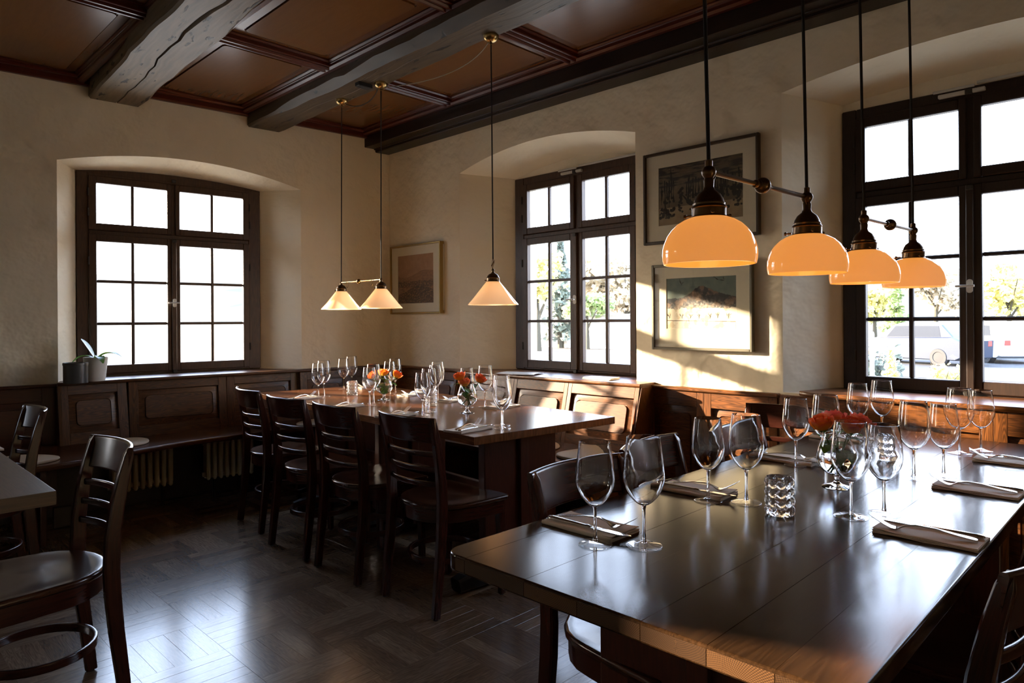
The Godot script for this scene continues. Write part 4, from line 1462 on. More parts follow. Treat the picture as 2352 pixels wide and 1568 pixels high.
func picture(label: String, u0: float, u1: float, y0: float, y1: float, p: Array, fm: Material, depth: float, fw: float, kind: int, block := false) -> void:
	var o := thing("picture", label, "picture", XR * Transform3D(Basis.IDENTITY, Vector3(0, 0, 0.004)))
	var c := Vector3((u0 + u1) / 2, (y0 + y1) / 2, 0)
	var w := u1 - u0
	var h := y1 - y0
	var b := MB.new()
	for q in [[u0 + fw / 2, c.y, fw, h], [u1 - fw / 2, c.y, fw, h]]: b.box(Vector3(q[0], q[1], depth / 2), Vector3(q[2], q[3], depth), 0.003)
	for q in [[c.x, y0 + fw / 2, w - 2 * fw + 0.001, fw], [c.x, y1 - fw / 2, w - 2 * fw + 0.001, fw]]: b.box(Vector3(q[0], q[1], depth / 2 - 0.0003), Vector3(q[2], q[3], depth), 0.003)
	part("frame", b.commit(), fm, o)
	if block: part("backing", bx(c + Vector3(0, 0, 0.006), Vector3(w + 0.004, h - 0.05, 0.012)), M.matboard, o)
	var md := depth - 0.014
	b = MB.new()     # the mat with its bevelled window
	var outer := [Vector3(u0 + fw * 0.7, y0 + fw * 0.7, md), Vector3(u1 - fw * 0.7, y0 + fw * 0.7, md), Vector3(u1 - fw * 0.7, y1 - fw * 0.7, md), Vector3(u0 + fw * 0.7, y1 - fw * 0.7, md)]
	var inn := [Vector3(p[0], p[2], md), Vector3(p[1], p[2], md), Vector3(p[1], p[3], md), Vector3(p[0], p[3], md)]
	var low := []
	for v in inn: low.append(v + Vector3(signf(c.x - v.x) * 0.002, signf(c.y - v.y) * 0.002, -0.003))
	b.bridge(outer, inn)
	b.bridge(inn, low)
	part("mat", b.commit(0, 10.0), M.matboard, o)
	b = MB.new()
	b.quad(Vector3(p[0], p[2], md - 0.003), Vector3(p[1], p[2], md - 0.003), Vector3(p[1], p[3], md - 0.003), Vector3(p[0], p[3], md - 0.003), Vector2(0, 1), Vector2(1, 1), Vector2(1, 0), Vector2(0, 0))
	part("print", b.commit(), mat(Color.WHITE, 0.9, print_tex(kind), Vector2(1, 1)), o)
	b = MB.new()
	b.quad(Vector3(u0 + fw * 0.8, y0 + fw * 0.8, md + 0.006), Vector3(u1 - fw * 0.8, y0 + fw * 0.8, md + 0.006), Vector3(u1 - fw * 0.8, y1 - fw * 0.8, md + 0.006), Vector3(u0 + fw * 0.8, y1 - fw * 0.8, md + 0.006))
	part("glazing", b.commit(), M.pane, o)


func pictures() -> void:
	picture("small brown landscape print in a slim gilt frame near the room's corner", 0.065, 0.745, 1.305, 1.885, [0.163, 0.645, 1.392, 1.80], M.gold, 0.045, 0.014, 0, true)
	picture("black ink drawing with many poles in a dark frame, upper of two", 2.648, 3.37, 1.69, 2.233, [2.747, 3.276, 1.797, 2.143], M.frame_dark, 0.03, 0.017, 1)
	picture("watercolour of a dark mountain over snow, lower of two, half in sun", 2.703, 3.33, 1.065, 1.567, [2.796, 3.234, 1.188, 1.484], M.frame_grey, 0.03, 0.016, 2)


# ---------------------------------------------------------------- on the tables

func make_glass(h: float) -> Node3D:
	var o := thing("wine_glass", "wine glass", "wine glass")
	var k := h / 0.236
	var b := MB.new()
	var pr := [[0.0055, 0.088], [0.012, 0.0905], [0.020, 0.0965], [0.030, 0.107], [0.039, 0.122], [0.0445, 0.138], [0.0458, 0.149], [0.0452, 0.160], [0.0432, 0.180], [0.0398, 0.208], [0.0362, 0.2355]]
	var q := []
	for v in pr: q.append([v[0] * k, v[1] * k])
	q.append([0.0358 * k, 0.2360 * k])
	for i in range(pr.size() - 1, -1, -1): q.append([maxf(pr[i][0] * k - 0.0010, 0.0), pr[i][1] * k + (0.004 if i == 0 else 0.0008)])
	q.append([0.0, q[-1][1] - 0.0005])
	b.lathe(q, 36)
	part("bowl", b.commit(1, 50.0), M.bowl, o)
	b = MB.new()
	b.lathe([[0.0, 0.006 * k], [0.0062 * k, 0.0075], [0.0046 * k, 0.018 * k], [0.0037 * k, 0.035 * k], [0.0036 * k, 0.06 * k], [0.0040 * k, 0.078 * k], [0.0058 * k, 0.0885 * k], [0.0, 0.0905 * k]], 20)
	part("stem", b.commit(1, 60.0), M.glass, o)
	b = MB.new()
	b.lathe([[0.0, 0.0006], [0.030 * k, 0.0004], [0.0385 * k, 0.0002], [0.0392 * k, 0.0014], [0.0380 * k, 0.0026], [0.028 * k, 0.0038], [0.014 * k, 0.0062], [0.0066 * k, 0.0098], [0.0, 0.0102]], 40)
	part("foot", b.commit(1, 50.0), M.foot, o)
	return o


func make_candle_glass() -> Node3D:
	# pressed glass: four bands of round bosses about a thick cup
	var o := thing("candle_glass", "candle glass", "candle glass")
	var b := MB.new()
	var nu := 80
	var nv := 52
	var rings := []
	for j in nv + 1:
		var v := float(j) / nv
		var y := 0.001 + v * 0.091
		var ring := []
		for i in nu:
			var a := TAU * i / nu
			var row := v * 4.0
			var fy := row - floorf(row) - 0.5
			if j == nv: fy = 0.5
			var fa := a * 10.0 / TAU
			fa = fa - floorf(fa) - 0.5
			var rad := sqrt(pow(fy * 1.02, 2.0) + pow(fa * 1.0, 2.0))
			var boss := 0.0034 * sqrt(maxf(0.0, 1.0 - pow(rad / 0.47, 2.0))) - 0.0016 * exp(-pow(rad / 0.16, 2.0)) + 0.0008 * exp(-pow(rad / 0.06, 2.0))
			var r := 0.0345 + boss - 0.002 * absf(fy) * 2.0
			ring.append(Vector3(cos(a) * r, y, -sin(a) * r))
		rings.append(ring)
	for j in nv: b.bridge(rings[j], rings[j + 1])
	var lip := []
	var inn := []
	var bot := []
	for i in nu:
		var a := TAU * i / nu
		lip.append(Vector3(cos(a) * 0.031, 0.0935 + 0.001 * absf(sin(a * 5.0)), -sin(a) * 0.031))
		inn.append(Vector3(cos(a) * 0.0285, 0.088, -sin(a) * 0.0285))
		bot.append(Vector3(cos(a) * 0.027, 0.016, -sin(a) * 0.027))
	b.bridge(rings[nv], lip)
	b.bridge(lip, inn)
	b.bridge(inn, bot)
	b.fan(bot)
	var r0: Array = rings[0].duplicate()
	r0.reverse()
	b.fan(r0)
	part("cup", b.commit(1, 45.0), M.pressed, o)
	return o


func make_vase() -> Node3D:
	var o := thing("vase", "vase", "vase")
	var pr := [[0.006, 0.034], [0.018, 0.037], [0.036, 0.046], [0.0505, 0.063], [0.0555, 0.080], [0.054, 0.098], [0.047, 0.120], [0.039, 0.143], [0.036, 0.156]]
	var b := MB.new()
	var q := []
	for v in pr: q.append([v[0], v[1]])
	for i in range(pr.size() - 1, -1, -1): q.append([maxf(pr[i][0] - 0.0013, 0), pr[i][1] + (0.004 if i == 0 else 0.0006)])
	q.append([0.0, 0.0378])
	b.lathe(q, 40)
	part("bowl", b.commit(1, 50.0), M.bowl, o)
	b = MB.new()
	b.lathe([[0.0, 0.0395], [0.017, 0.0405], [0.0345, 0.0485], [0.0485, 0.0645], [0.0532, 0.080], [0.0518, 0.097], [0.0500, 0.1045], [0.0, 0.1045]], 40)
	part("water", b.commit(1, 40.0), M.water, o)
	b = MB.new()
	b.lathe([[0.0, 0.0008], [0.036, 0.0004], [0.0395, 0.0004], [0.040, 0.0018], [0.036, 0.0036], [0.016, 0.009], [0.0075, 0.016], [0.0065, 0.026], [0.008, 0.033], [0.0, 0.0345]], 40)
	part("foot", b.commit(1, 50.0), M.glass, o)
	return o


func make_rose(sd: int, inner: Color, outer: Color, bend: Vector3, stem_to: Vector3) -> Node3D:
	# the head's centre is the origin; the stem runs down to stem_to
	var o := thing("rose", "rose", "flower")
	var r := RandomNumberGenerator.new()
	r.seed = sd
	var tilt := Basis(Quaternion(Vector3.UP, (Vector3.UP + bend).normalized()))
	for k in 17:
		var t := k / 16.0
		var ang := k * 2.399963 + r.randf_range(-0.2, 0.2)
		var rad := 0.005 + 0.0235 * pow(t, 0.7)
		var open := 0.02 + 0.5 * t * t
		var hgt := 0.044 - 0.004 * t + r.randf_range(-0.003, 0.003)
		var wid := 0.85 + 0.45 * (1 - t)
		var b := MB.new()
		b.use_col = true
		var nu := 6
		var nv := 6
		var grid := []
		var cols := []
		for j in nv + 1:
			var v := float(j) / nv
			var row := []
			var rc := []
			for i in nu + 1:
				var u := (float(i) / nu - 0.5) * 2.0
				var w := sin(PI * (0.16 + 0.66 * v)) * wid
				var rr := rad * (0.30 + 0.78 * sin(PI * minf(v * 0.66 + 0.06, 1.0))) + open * 0.012 * v * v + 0.004 * maxf(v - 0.8, 0) * 5.0 * t
				var a := ang + u * w
				var y := -0.020 + hgt * v - 0.005 * u * u * v - 0.006 * open * maxf(v - 0.75, 0.0) * 4.0 + 0.0012 * sin(u * 6.0 + k) * v
				row.append(tilt * Vector3(cos(a) * rr, y, sin(a) * rr))
				rc.append(inner.lerp(outer, clampf(v * v * 1.15 + 0.25 * absf(u) * v - 0.15 + 0.2 * t, 0, 1)))
			grid.append(row)
			cols.append(rc)
		for j in nv:
			for i in nu:
				b.cur = cols[j][i].lerp(cols[j + 1][i + 1], 0.5)
				b.quad(grid[j][i], grid[j + 1][i], grid[j + 1][i + 1], grid[j][i + 1])
		part("petal", b.commit(1, 60.0), M.petal, o)
	var s := MB.new()
	var base := tilt * Vector3(0, -0.018, 0)
	s.sweep(bez(stem_to, stem_to.lerp(base, 0.4) + Vector3(0.006, 0, 0.004), base - (tilt * Vector3(0, 0.03, 0)), base, 10), circ(0.0022, 6), Vector3.RIGHT)
	s.lathe([[0.0, -0.026], [0.006, -0.022], [0.009, -0.016], [0.004, -0.012]], 10)
	part("stem", s.commit(1, 50.0), M.stem, o)
	for k in 4:
		leaf_part(o, base, TAU * k / 4 + sd, 0.026, 0.009, 0.2, M.leaf)
	for k in 3:
		leaf_part(o, stem_to.lerp(base, 0.45 + 0.17 * k), TAU * k / 2.6 + sd * 0.7, 0.05, 0.019, -0.25 + 0.3 * k, M.leaf)
	return o


func leaf_part(o: Node3D, at_: Vector3, ang: float, length: float, width: float, rise: float, m: Material, called := "leaf", droop := 0.4, n := 7) -> void:
	var b := MB.new()
	var dv := Vector3(cos(ang), 0, sin(ang))
	var sd := Vector3(-sin(ang), 0, cos(ang))
	var rows := []
	for i in n + 1:
		var t := float(i) / n
		var w := width * pow(sin(PI * clampf(t * 0.94 + 0.03, 0, 1)), 0.8)
		var c := at_ + dv * length * t + Vector3.UP * length * (rise * t - droop * t * t)
		rows.append([c + sd * w * 0.9 + Vector3.UP * w * 0.25, c, c - sd * w * 0.9 + Vector3.UP * w * 0.25])
	for i in n:
		for k in 2:
			b.quad(rows[i][k], rows[i + 1][k], rows[i + 1][k + 1], rows[i][k + 1])
	part(called, b.commit(0, 50.0), m, o)


func make_napkin() -> Node3D:
	# folded paper napkin: long along x, the fold on -z; four layers
	var o := thing("napkin", "napkin", "napkin")
	var b := MB.new()
	for k in 4:
		var y := 0.0005 + k * 0.0021
		var rows := []
		var sh := (k % 2) * 0.0015
		for i in 13:
			var x := lerpf(-0.103 + sh, 0.103 - sh * 0.7, i / 12.0)
			var wv := 0.0009 * sin(i * 0.9 + k) + (0.0025 * pow(i / 12.0, 4.0) if k == 3 else 0.0)
			rows.append(Vector3(x, y + 0.0012 + wv, 0))
		b.sweep(rows, rrect(-0.055 + sh, -0.00105, 0.055 - sh * 0.6, 0.00105, 0.001, 2), Vector3.UP)
	part("folded_layers", b.commit(0, 40.0), M.napkin, o)
	b = MB.new()
	var fold := []
	for i in 9: fold.append(Vector3(lerpf(-0.1025, 0.1025, i / 8.0), 0.0048 + 0.0004 * sin(i), 0.0535))
	b.sweep(fold, circ(0.0034, 10, 0.0046), Vector3.UP)
	part("fold", b.commit(0, 50.0), M.napkin, o)
	return o


func make_fork() -> Node3D:
	# lies along x with the tines at +x; a dinner fork, its tines raised
	var o := thing("fork", "fork", "fork")
	var b := MB.new()
	var pts := [Vector3(-0.10, 0.004, 0), Vector3(-0.097, 0.0045, 0), Vector3(-0.085, 0.006, 0), Vector3(-0.06, 0.009, 0), Vector3(-0.02, 0.0155, 0), Vector3(0.015, 0.017, 0), Vector3(0.035, 0.0125, 0), Vector3(0.048, 0.006, 0), Vector3(0.056, 0.004, 0), Vector3(0.066, 0.0055, 0)]
	b.sweep(pts, rrect(-0.01, -0.0012, 0.01, 0.0012, 0.0011, 3), Vector3.UP, true, false, [Vector2(0.35, 1), Vector2(0.85, 1.1), Vector2(1.0, 1.2), Vector2(0.72, 1.2), Vector2(0.42, 1.5), Vector2(0.34, 1.7), Vector2(0.4, 1.5), Vector2(0.95, 1.1), Vector2(1.22, 0.9), Vector2(1.28, 0.8)])
	part("handle", b.commit(0, 50.0), M.steel, o)
	for k in 4:
		b = MB.new()
		var z := (k - 1.5) * 0.0066
		b.sweep([Vector3(0.064, 0.0052, z), Vector3(0.078, 0.0115, z), Vector3(0.098, 0.0235, z), Vector3(0.110, 0.0315, z * 0.95)], rrect(-0.0019, -0.001, 0.0019, 0.001, 0.0008, 2), Vector3.UP, true, false, [1.1, 1.0, 0.85, 0.35])
		part("tine", b.commit(0, 50.0), M.steel, o)
	return o


func make_knife() -> Node3D:
	var o := thing("knife", "knife", "knife")
	var b := MB.new()
	b.sweep([Vector3(-0.115, 0.0045, 0), Vector3(-0.112, 0.0047, 0), Vector3(-0.10, 0.005, 0), Vector3(-0.06, 0.005, 0), Vector3(-0.015, 0.0048, 0), Vector3(-0.004, 0.0048, 0), Vector3(0.002, 0.0048, 0), Vector3(0.012, 0.0048, 0)], circ(0.0078, 12, 0.0045), Vector3.UP, true, false, [0.35, 0.9, 1.15, 0.95, 0.75, 0.72, 0.95, 0.5])
	part("handle", b.commit(0, 50.0), M.steel, o)
	b = MB.new()
	b.sweep([Vector3(0.008, 0.0048, 0), Vector3(0.02, 0.0048, 0.001), Vector3(0.06, 0.0045, 0.0015), Vector3(0.09, 0.0042, 0.0015), Vector3(0.108, 0.004, -0.001), Vector3(0.116, 0.004, -0.004)], [Vector2(0.0095, -0.0002), Vector2(0.0095, 0.0002), Vector2(-0.0085, 0.0011), Vector2(-0.0095, 0.0), Vector2(-0.0085, -0.0011)], Vector3.UP, true, false, [0.6, 0.95, 1.0, 1.0, 0.72, 0.15])
	part("blade", b.commit(0, 40.0), M.steel, o)
	return o


func settings() -> void:
	var ord := ["first", "second", "third", "fourth"]
	var small := make_glass(0.2245)
	var tall := make_glass(0.2365)
	var nap := make_napkin()
	var nap_w: Node3D = null
	var fork := make_fork()
	var knife := make_knife()
	var used := {}
	var place := func(proto: Node3D, xf: Transform3D, label: String, group: String) -> Node3D:
		if not used.has(proto):
			used[proto] = true
			proto.transform = xf
			tag(proto, label, "", group)
			return proto
		return dup(proto, xf, label, group)
	# [napkin x, z, turn; small glass; tall glass; words]
	var sets := []
	for q in [
		[-2.250, 3.965, -PI / 2, -2.338, 4.049, -2.272, 4.131, 0],
		[-1.772, 3.972, -PI / 2 + 0.04, -1.841, 4.050, -1.788, 4.133, 1],
		[-1.168, 3.985, -PI / 2, -1.228, 4.040, -1.165, 4.115, 2],
		[-0.60, 3.965, -PI / 2, -0.520, 4.010, -0.455, 4.082, 3]]:
		sets.append(q + ["%s setting from the plank table's front end, bench side" % ord[q[7]], false])
	for q in [
		[-1.783, 4.562, PI / 2 - 0.02, -1.654, 4.432, -1.738, 4.381, 0],
		[-1.226, 4.553, PI / 2 - 0.03, -1.070, 4.435, -1.171, 4.378, 1],
		[-0.706, 4.555, PI / 2, -0.517, 4.435, -0.627, 4.389, 2]]:
		sets.append(q + ["%s setting from the plank table's front end, outer side" % ord[q[7]], false])
	for q in [
		[-1.355, 0.955, 0.10, -1.264, 0.984, -1.192, 0.930, 0],
		[-1.405, 1.520, 0.10, -1.262, 1.566, -1.190, 1.500, 1],
		[-1.425, 2.055, 0.08, -1.318, 2.138, -1.215, 2.060, 2],
		[-1.478, 2.672, 0.08, -1.344, 2.757, -1.283, 2.690, 3]]:
		sets.append(q + ["%s setting from the window end, sunlit table's chair side" % ord[q[7]], true])
	for q in [
		[-0.655, 0.640, PI + 0.08, -0.850, 0.615, -0.760, 0.580, 0],
		[-0.735, 1.300, PI + 0.08, -0.838, 1.168, -0.755, 1.115, 1],
		[-0.765, 1.750, PI + 0.08, -0.870, 1.690, -0.795, 1.622, 2],
		[-0.800, 2.200, PI + 0.06, -0.938, 2.058, -0.855, 2.122, 3]]:
		sets.append(q + ["%s setting from the window end, sunlit table's bench side" % ord[q[7]], true])
	for s in sets:
		var w: String = s[8]
		var tg := " on plank table" if not s[9] else " on sunlit table"
		place.call(small, at(s[3], 0.75, s[4], rnd(0, 6)), "smaller wine glass at " + w, "smaller wine glasses" + tg)
		place.call(tall, at(s[5], 0.75, s[6], rnd(0, 6)), "taller wine glass at " + w, "taller wine glasses" + tg)
		var base := at(s[0], 0.75, s[1], s[2])
		var np: Node3D = place.call(nap, base, "folded paper napkin at " + w, "folded napkins")
		place.call(knife, base * at(0.016, 0.0092, 0.030, 0.03 + rnd(-0.03, 0.03)), "steel knife at " + w, "table knives")
		place.call(fork, base * at(0.008, 0.0088, -0.012 + rnd(-0.006, 0.006), 0.10 + rnd(-0.06, 0.10)), "steel fork at " + w, "table forks")
	var t3 := at(-3.13, 0.75, 1.66, PI + 0.05)
	place.call(nap, t3, "folded napkin on the dark table at the frame's edge", "folded napkins")
	place.call(fork, t3 * at(0.0, 0.0088, -0.01, 0.05), "steel fork on the napkin of the dark table at the frame's edge", "table forks")
	place.call(knife, t3 * at(0.01, 0.0092, 0.03, 0.02), "steel knife on the napkin of the dark table at the frame's edge", "table knives")
	var cg := make_candle_glass()
	place.call(cg, at(-1.834, 0.75, 4.243, 0.2), "studded clear candle glass nearest the front of the plank table", "studded candle glasses")
	place.call(cg, at(-0.975, 0.75, 4.250, 0.5), "studded clear candle glass on the plank table, seen through a wine glass", "studded candle glasses")
	place.call(cg, at(-1.016, 0.75, 0.992, 0.9), "studded candle glass on the sunlit table, nearer the corner", "studded candle glasses")
	place.call(cg, at(-1.020, 0.75, 1.835, 0.1), "studded candle glass between the two vases of the sunlit table", "studded candle glasses")
	var v := make_vase()
	place.call(v, at(-1.446, 0.75, 4.246), "round footed vase of roses on the dark plank table", "footed vases")
	place.call(v, at(-1.037, 0.75, 1.388), "round footed vase of yellow-orange roses on the sunlit table", "footed vases")
	place.call(v, at(-1.095, 0.75, 2.235), "round footed vase of two or three red-orange roses on the sunlit table", "footed vases")
	var yi := Color(0.95, 0.42, 0.03)
	var yo := Color(0.9, 0.16, 0.02)
	for q in [
		[-1.475, 0.935, 4.215, 1, Color(1.0, 0.45, 0.03), Color(0.8, 0.15, 0.06), "yellow and red rose over the plank table's vase, facing the camera"],
		[-1.405, 0.945, 4.225, 2, Color(0.9, 0.35, 0.10), Color(0.65, 0.09, 0.08), "dark pink rose at the back of the plank table's vase"],
		[-1.385, 0.938, 4.290, 3, Color(0.95, 0.35, 0.08), Color(0.70, 0.12, 0.09), "dusky red rose on the outer side of the plank table's vase"],
		[-1.440, 0.930, 4.285, 4, Color(0.95, 0.40, 0.04), Color(0.65, 0.08, 0.05), "deep red rose low at the front of the plank table's vase"],
		[-1.100, 0.900, 1.345, 5, yi, yo, "red-edged yellow rose, lowest and outermost of the corner vase"],
		[-1.030, 0.920, 1.375, 6, Color(1.0, 0.55, 0.05), Color(0.95, 0.20, 0.02), "large bright yellow-orange rose in the middle of the corner vase"],
		[-0.965, 0.905, 1.430, 7, Color(1.0, 0.45, 0.03), Color(0.9, 0.12, 0.02), "orange rose at the bench side of the corner vase"],
		[-1.120, 0.945, 2.205, 8, Color(0.95, 0.42, 0.03), Color(0.85, 0.12, 0.02), "tallest red-orange rose of the vase near the middle window"],
		[-1.105, 0.912, 2.225, 9, Color(0.95, 0.42, 0.05), Color(0.78, 0.16, 0.06), "full orange-pink rose below the tallest one near the middle window"],
		[-1.040, 0.930, 2.280, 10, Color(0.9, 0.32, 0.03), Color(0.7, 0.08, 0.03), "single dark red-orange rose leaning to the bench, middle window's vase"]]:
		var vx: Vector3 = Vector3(-1.446, 0, 4.246) if q[2] > 3 else (Vector3(-1.037, 0, 1.388) if q[2] < 1.8 else Vector3(-1.095, 0, 2.235))
		var hd := Vector3(q[0], q[1], q[2])
		var lean := Vector3(hd.x - vx.x, 0, hd.z - vx.z)
		var foot := Vector3(vx.x - lean.x * 0.4, 0.797, vx.z - lean.z * 0.4)
		var ro := make_rose(q[3], q[4], q[5], lean * 7.0 + Vector3(-0.15, 0, 0.15), foot - hd)
		ro.transform = at(q[0], q[1], q[2])
		tag(ro, q[6], "", "roses in the vases")


func sill_things() -> void:
	# on the left sill: a grey pot and an orchid in a white one
	var b := MB.new()
	var o := thing("plant_pot", "plain dark grey cylindrical pot on the left window's sill", "pot", at(-2.392, 0.867, 0.0))
	b.lathe([[0.0, 0.0], [0.066, 0.0], [0.068, 0.003], [0.068, 0.125], [0.0665, 0.128], [0.064, 0.126], [0.063, 0.05], [0.0, 0.05]], 48)
	part("wall", b.commit(1, 40.0), M.pot_grey, o)
	b = MB.new()
	b.lathe([[0.068, 0.112], [0.0705, 0.113], [0.0705, 0.126], [0.068, 0.129]], 48)
	part("rim", b.commit(1, 40.0), M.pot_grey, o)
	o = thing("plant_pot", "white tapered pot that holds the orchid on the left window's sill", "pot", at(-2.262, 0.867, -0.075))
	b = MB.new()
	b.lathe([[0.0, 0.0], [0.050, 0.0], [0.052, 0.003], [0.056, 0.025], [0.057, 0.027], [0.0705, 0.152], [0.0695, 0.155], [0.066, 0.154], [0.060, 0.10], [0.0, 0.10]], 48)
	part("wall", b.commit(1, 35.0), M.pot_white, o)
	var p := thing("orchid", "flowerless orchid with broad green leaves and a bare stalk", "plant", at(-2.262, 0.99, -0.075))
	b = MB.new()
	b.lathe([[0.064, 0.0], [0.05, 0.012], [0.025, 0.018], [0.0, 0.02]], 20)
	part("bark", b.commit(1, 50.0), M.soil, p)
	for q in [[3.7, 0.085, 0.042, 2.1, 0.5], [0.62, 0.155, 0.038, 0.95, 0.85], [1.5, 0.13, 0.030, 0.75, 0.9], [3.95, 0.16, 0.022, 0.75, 0.9], [5.2, 0.10, 0.028, 0.8, 0.7]]:
		leaf_part(p, Vector3(0, 0.015, 0), q[0], q[1], q[2], q[3], M.leaf, "leaf", q[4], 10)
	b = MB.new()
	b.sweep(bez(Vector3(0, 0.01, 0), Vector3(-0.01, 0.12, 0.0), Vector3(-0.055, 0.20, 0.0), Vector3(-0.035, 0.36, 0.0), 16), circ(0.0026, 6), Vector3.RIGHT)
	b.sweep([Vector3(-0.035, 0.36, 0), Vector3(-0.028, 0.375, 0), Vector3(-0.022, 0.378, 0)], circ(0.002, 6), Vector3.RIGHT)
	b.sweep([Vector3(0.008, 0.0, 0.004), Vector3(-0.05, 0.38, 0.0)], circ(0.0016, 6), Vector3.RIGHT)
	part("stalk", b.commit(), M.twig, p)
	# printed matter on the middle sill
	o = thing("magazine", "open grey magazines lying on the far half of the middle sill", "magazine", at(-0.055, 0.8675, 1.64, 0.12))
	for k in 2:
		b = MB.new()
		var pts := []
		for i in 9: pts.append(Vector3(-0.10 + 0.205 * i / 8.0, 0.002 + 0.004 * k + 0.006 * sin(PI * i / 8.0), 0))
		b.xf = at(-0.02 * k, 0, (k - 0.5) * 0.16, 0.25 * k)
		b.sweep(pts, rectp(0.15, 0.003), Vector3.UP)
		part("leaf_of_paper", b.commit(), M.paper2, o)
	o = thing("brochure", "stack of white brochures on the sunny end of the middle sill", "brochure", at(-0.045, 0.8675, 2.33, 0.05))
	for k in 4:
		part("sheet", bx(Vector3(0.002 * k, 0.002 + 0.0034 * k, 0.004 * (k % 2)), Vector3(0.115, 0.003, 0.205)), M.paper, o, at(0, 0, 0, 0.03 * k))
	# felt seat pads
	var n := 0
	for q in [
		[-0.470, 2.130, 0.4, "beige felt seat pad on the sunny bench, uncovered beside the sunlit table's end"],
		[-0.480, 2.560, 2.1, "beige felt seat pad behind the front wine glass on the sunny bench's end"],
		[-0.860, 0.300, 1.0, "pale felt seat pad seen between the dark chair backs"],
		[-2.190, 0.150, 2.6, "pale felt seat pad below the orchid's window, behind the front chair back"],
		[-2.735, 0.365, 0.0, "pale felt seat pad at the dark table's end of the bench"]]:
		b = MB.new()
		var rings := []
		for r in [[0.93, 0.0], [0.985, 0.002], [1.0, 0.007], [0.985, 0.012], [0.94, 0.0145], [0.7, 0.0155], [0.3, 0.016]]:
			var ring := []
			for k in 48:
				var a: float = TAU * k / 48
				var rad := 0.172 * (1.0 + 0.025 * sin(a * 3.0 + q[2]) - 0.07 * exp(-pow(wrapf(a - 4.0, -PI, PI) / 0.35, 2.0)))
				ring.append(Vector3(cos(a) * rad * r[0], r[1] + 0.003 * sin(a * 2.0 + q[2]) * r[0] * (1 if r[1] > 0.005 else 0), -sin(a) * rad * r[0]))
			rings.append(ring)
		for i in rings.size() - 1: b.bridge(rings[i], rings[i + 1])
		b.fan(rings[-1])
		single("seat_pad", q[3], "seat pad", b.commit(0, 50.0), M.felt, at(q[0], 0.4725, q[1], 0.3 * n), "felt seat pads on the benches")
		n += 1


# ---------------------------------------------------------------- outside

const GY := -0.35


func foliage(o: Node3D, n: int, shape: Callable, size: float, m: Material, sd: int) -> void:
	var b := MB.new()
	b.quad(Vector3(-1, 0, -0.45), Vector3(1, 0, -0.45), Vector3(1, 0.3, 0.45), Vector3(-1, 0, 0.45))
	b.quad(Vector3(-0.4, -0.8, 0), Vector3(0.4, -0.8, 0.2), Vector3(0.4, 0.8, 0), Vector3(-0.4, 0.8, -0.2))
	var mm := MultiMesh.new()
	mm.transform_format = MultiMesh.TRANSFORM_3D
	mm.mesh = b.commit(0, 5.0)
	mm.instance_count = n
	var r := RandomNumberGenerator.new()
	r.seed = sd
	for i in n:
		var q := Basis.from_euler(Vector3(r.randf_range(-PI, PI), r.randf_range(-PI, PI), r.randf_range(-PI, PI)))
		mm.set_instance_transform(i, Transform3D(q.scaled(Vector3.ONE * size * r.randf_range(0.6, 1.3)), shape.call(r)))
	var x := MultiMeshInstance3D.new()
	x.name = "foliage"
	x.multimesh = mm
	x.material_override = m
	x.set_meta("kind", "stuff")
	o.add_child(x, true)


func tree(label: String, x: float, z: float, h: float, rad: float, conifer: bool, m: Material, sd: int, called := "tree", n := 520, leaf := 0.11) -> void:
	var o := thing(called, label, "shrub" if called == "shrub" else "tree", at(x, GY, z, sd))
	var b := MB.new()
	var th := h * (0.9 if conifer else 0.55)
	b.sweep([Vector3(0, -0.2, 0), Vector3(0.03 * h * 0.1, th * 0.5, 0), Vector3(0, th, 0.0)], circ(0.03 * h * (0.5 if called == "shrub" else 1.0), 8), Vector3.RIGHT, true, false, [1.2, 0.8, 0.2])
	if not conifer:
		for k in 5:
			var a := k * 1.3 + sd
			b.sweep([Vector3(0, th * (0.5 + 0.09 * k), 0), Vector3(cos(a) * rad * 0.6, h * (0.6 + 0.06 * k), sin(a) * rad * 0.6)], circ(0.010 * h, 6), Vector3.RIGHT, true, false, [1.0, 0.3])
	part("trunk", b.commit(), M.twig, o)
	var lobes := []
	var r := RandomNumberGenerator.new()
	r.seed = sd * 7 + 1
	for k in 9: lobes.append([Vector3(r.randf_range(-0.6, 0.6) * rad, h * r.randf_range(0.45, 0.85), r.randf_range(-0.6, 0.6) * rad), r.randf_range(0.3, 0.5) * rad])
	if called == "shrub":
		for k in 9: lobes[k][0].y = h * r.randf_range(0.2, 0.7)
	foliage(o, n, func(g: RandomNumberGenerator):
		if conifer:
			var t := g.randf()
			var y := h * (0.08 + 0.92 * t)
			var rr: float = rad * (1.0 - t) * (0.75 + 0.25 * sin(t * 40.0)) * sqrt(g.randf())
			var a := g.randf_range(0, TAU)
			return Vector3(cos(a) * rr, y, sin(a) * rr)
		var l: Array = lobes[g.randi() % 9]
		return l[0] + Vector3(g.randfn(), g.randfn() * 0.8, g.randfn()) * l[1] * 0.5, rad * leaf if not conifer else rad * 0.14, m, sd)


func hedge(label: String, x: float, z: float) -> void:
	var o := thing("hedge", label, "hedge", at(x, GY, z, 0.09))
	var b := MB.new()
	for k in 5: b.sweep([Vector3(-1.0 + k * 0.5, 0, 0), Vector3(-1.0 + k * 0.5, 2.4, 0)], circ(0.03, 6), Vector3.RIGHT)
	part("stems", b.commit(), M.twig, o)
	foliage(o, 2600, func(g: RandomNumberGenerator): return Vector3(g.randf_range(-1.35, 1.35), g.randf_range(0.0, 3.27), g.randf_range(-0.35, 0.35)), 0.11, M.dark, 77)


